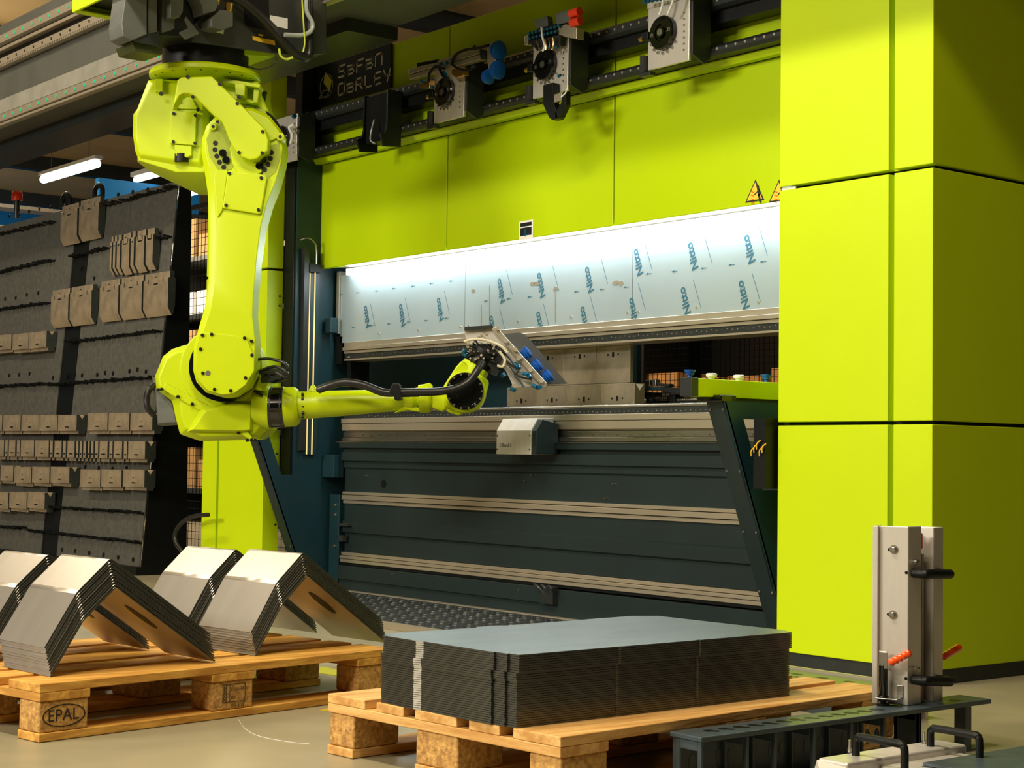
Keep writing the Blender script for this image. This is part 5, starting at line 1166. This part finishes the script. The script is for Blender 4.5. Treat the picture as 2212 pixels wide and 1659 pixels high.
def onR(u, v): return bpp(u, v, q1, nR)
bm = BM()
for u, v in ((1931, 1187), (1929, 1328)): 
    p = onF(u, v); lathe(bm, p-nF*.001, nF, [(0, .011), (.002, .011), (.002, .0065), (.009, .0065), (.010, .005)], 6*3)
obj('hex_bolt', bm, STEEL, TW)
bm = BM()
for u, v in ((1921, 1187), (1919, 1327), (1958, 1237), (1957, 1466)): 
    p = onF(u, v); disc_ = cyl(bm, p, p+nF*.0008, .004, n=10)
obj('bolt_slot', bm, BLACK, TW)
for (v0) in (1238, 1468):
    a = onR(1972, v0)+nR*.002; b = a+nR*.038; d = onR(2030, v0-(0 if v0 < 1300 else 0))
    a2 = onR(2024, v0)+nR*.002; b2 = a2+nR*.038
    bm = tube(BM(), [a, a+nR*.026, a+nR*.036+uy*.010, b2-uy*.010, a2+nR*.026, a2], .0120, 14, smooth=True, sub=5)
    obj('handle', bm, BLACK, TW, label='black tube handle')
bm = BM()
for u, v in ((1973, 1213), (1972, 1444)):
    p = onR(u, v); cyl(bm, p, p+nR*.012, .006, n=8); tube(bm, [p+nR*.004, p+uy*.022+nR*.004], .002, 6, smooth=False)
obj('hex_bolt', bm, STEEL, TW)
def toggle(base_uv, tip_uv, fn, nn, name):
    a = fn(*base_uv)+nn*.03; b = bpp(tip_uv[0], tip_uv[1], a, nn); d = (b-a).normalized(); L_ = (b-a).length
    prof = [(0, .006)]
    for k in range(5):
        h = L_*(k+.1)/5; prof += [(h, .0085), (h+L_*.10, .0105), (h+L_*.18, .0088)]
    prof += [(L_*.99, .009), (L_*1.02, .004)]
    return obj(name, lathe(BM(), a, d, prof, 20), ORANGE, TW, label='orange ribbed lever grip'), a
tg, ta = toggle((1929, 1430), (1966, 1409), onF, nF, 'toggle_lever')
bm = BM(); p = onF(1915, 1500)+nF*.028; cyl(bm, p, p+UP*.075, .0115, n=20); cyl(bm, p-UP*.012, p, .014, n=20); obj('toggle_cylinder', bm, BLACKG, TW, bevel=.001)
bm = BM()
for s in (-.010, .008): obox(bm, onF(1908, 1440)+nF*.028+ux*s*.5+nF*s, ux*.018, nF*.002, UP*.040)
pl_ = onF(1899, 1508); obox(bm, onF(1902, 1505)+nF*0, ux*.055, nF*.045, UP*.003); obox(bm, onF(1938, 1508), ux*.016, nF*.003, UP*.032); obj('toggle_bracket', bm, STEEL, TW, bevel=.001)
bm = BM(); p = onF(1915, 1515)+nF*.028; cyl(bm, p-UP*.006, p+UP*.012, .007, n=12); cyl(bm, V((p.x, p.y, TWZ+.0005)), V((p.x, p.y, TWZ+.004)), .016, n=18); obj('toggle_foot', bm, BLACK, TW)
bm = BM(); a = bpp(2036, 1420, q2-nR*.02, nR); b = bpp(2072, 1398, q2-nR*.02, nR); d = (b-a).normalized(); L_ = (b-a).length; prof = [(0, .006)]
for k in range(5): h = L_*(k+.1)/5; prof += [(h, .0085), (h+L_*.10, .0105), (h+L_*.18, .0088)]
lathe(bm, a, d, prof+[(L_*.99, .009), (L_*1.02, .004)], 20); obj('toggle_lever', bm, ORANGE, TW, label='orange ribbed lever grip at the rear')

# ================================================================== LYING CLAMP UNIT (lower right)
LG = thing('clamp_unit', 'stainless clamp unit lying flat with two black tube handles at the lower right', 'clamp', (-2.25, 2.85, 0))
zt = .105
def fp(u, v, z=zt): return bp(u, v, 2, z)
a = fp(1768, 1637); b = fp(1806, 1652); e = fp(2083, 1609); f_ = fp(2048, 1600)
bm = BM(); xl, xr = -2.315, -2.235; y0, y1 = a.y, 3.11
yN = fp(1790, 1645).y
def topbox(x0, x1, ya, yb, z0, z1, name, m_=STAIN, bev=.006): return obj(name, box(BM(), x0, x1, ya, yb, z0, z1), m_, LG, bevel=bev)
c0 = fp(1770, 1637); c3 = fp(2083, 1607)
topbox(c0.x-.005, c0.x+.075, c0.y, c3.y-.0, .045, zt, 'top_channel')
topbox(c0.x+.077, c0.x+.16, c0.y+.10, c3.y-.03, .035, zt-.014, 'lower_channel')
topbox(c0.x+.161, c0.x+.20, c0.y+.03, c3.y-.06, .03, zt-.026, 'lower_channel')
obj('end_plate', prism(BM(), [(c0.x-.01, c0.y-.03, .02), (c0.x+.07, c0.y-.05, .02), (c0.x+.07, c0.y-.002, zt-.01), (c0.x-.005, c0.y-.002, zt-.005)], (0, .01, -.0)), STAIN, LG)
obj('body', box(BM(), c0.x, c0.x+.19, c0.y, c3.y-.02, .0, .045), DARK, LG)
for (l, t0, t1, r_, r2) in (((1849, 1632), (1851, 1588), (1858, 1583), (1936, 1597), (1949, 1650)), ((2010, 1612), (2012, 1573), (2020, 1569), (2094, 1583), (2108, 1624))):
    A_ = bp(l[0], l[1], 2, zt); yy = A_.y
    pts = [A_, A_+UP*.030, A_+UP*.038+V((.006, 0, 0)), A_+UP*.040+V((.014, 0, 0)), A_+UP*.040+V((.112, 0, 0)), A_+UP*.037+V((.121, 0, 0)), A_+UP*.028+V((.126, 0, 0)), A_+UP*-.02+V((.126, 0, 0))]
    obj('handle', tube(BM(), pts, .0082, 14, smooth=True, sub=4), BLACK, LG, label='black tube handle')
bm = BM()
for u, v in ((1835, 1625), (1996, 1607)):
    p = fp(u, v); cyl(bm, p, p+UP*.008, .005, n=6); cyl(bm, p+UP*.008, p+UP*.026, .003, n=8)
obj('hex_bolt', bm, STEEL, LG)

# dark stack bottom right
a = bp(1993, 1647, 2, .10)
for k in range(14):
    o = obj('dark_sheet', box(BM(), a.x+random.uniform(-.002, .002), a.x+.42, a.y+random.uniform(-.002, .002), a.y+.75, .0005+k*.0072, .0062+k*.0072), GRN)
    tag(o, 'topmost dark sheet of the low stack in the lower right corner' if k == 13 else 'dark sheet in the low lower right stack, %s' % ('lowest' if k == 0 else CNT[13-k]+' from the top'), 'sheet', 'dark sheets stacked in the lower right corner')
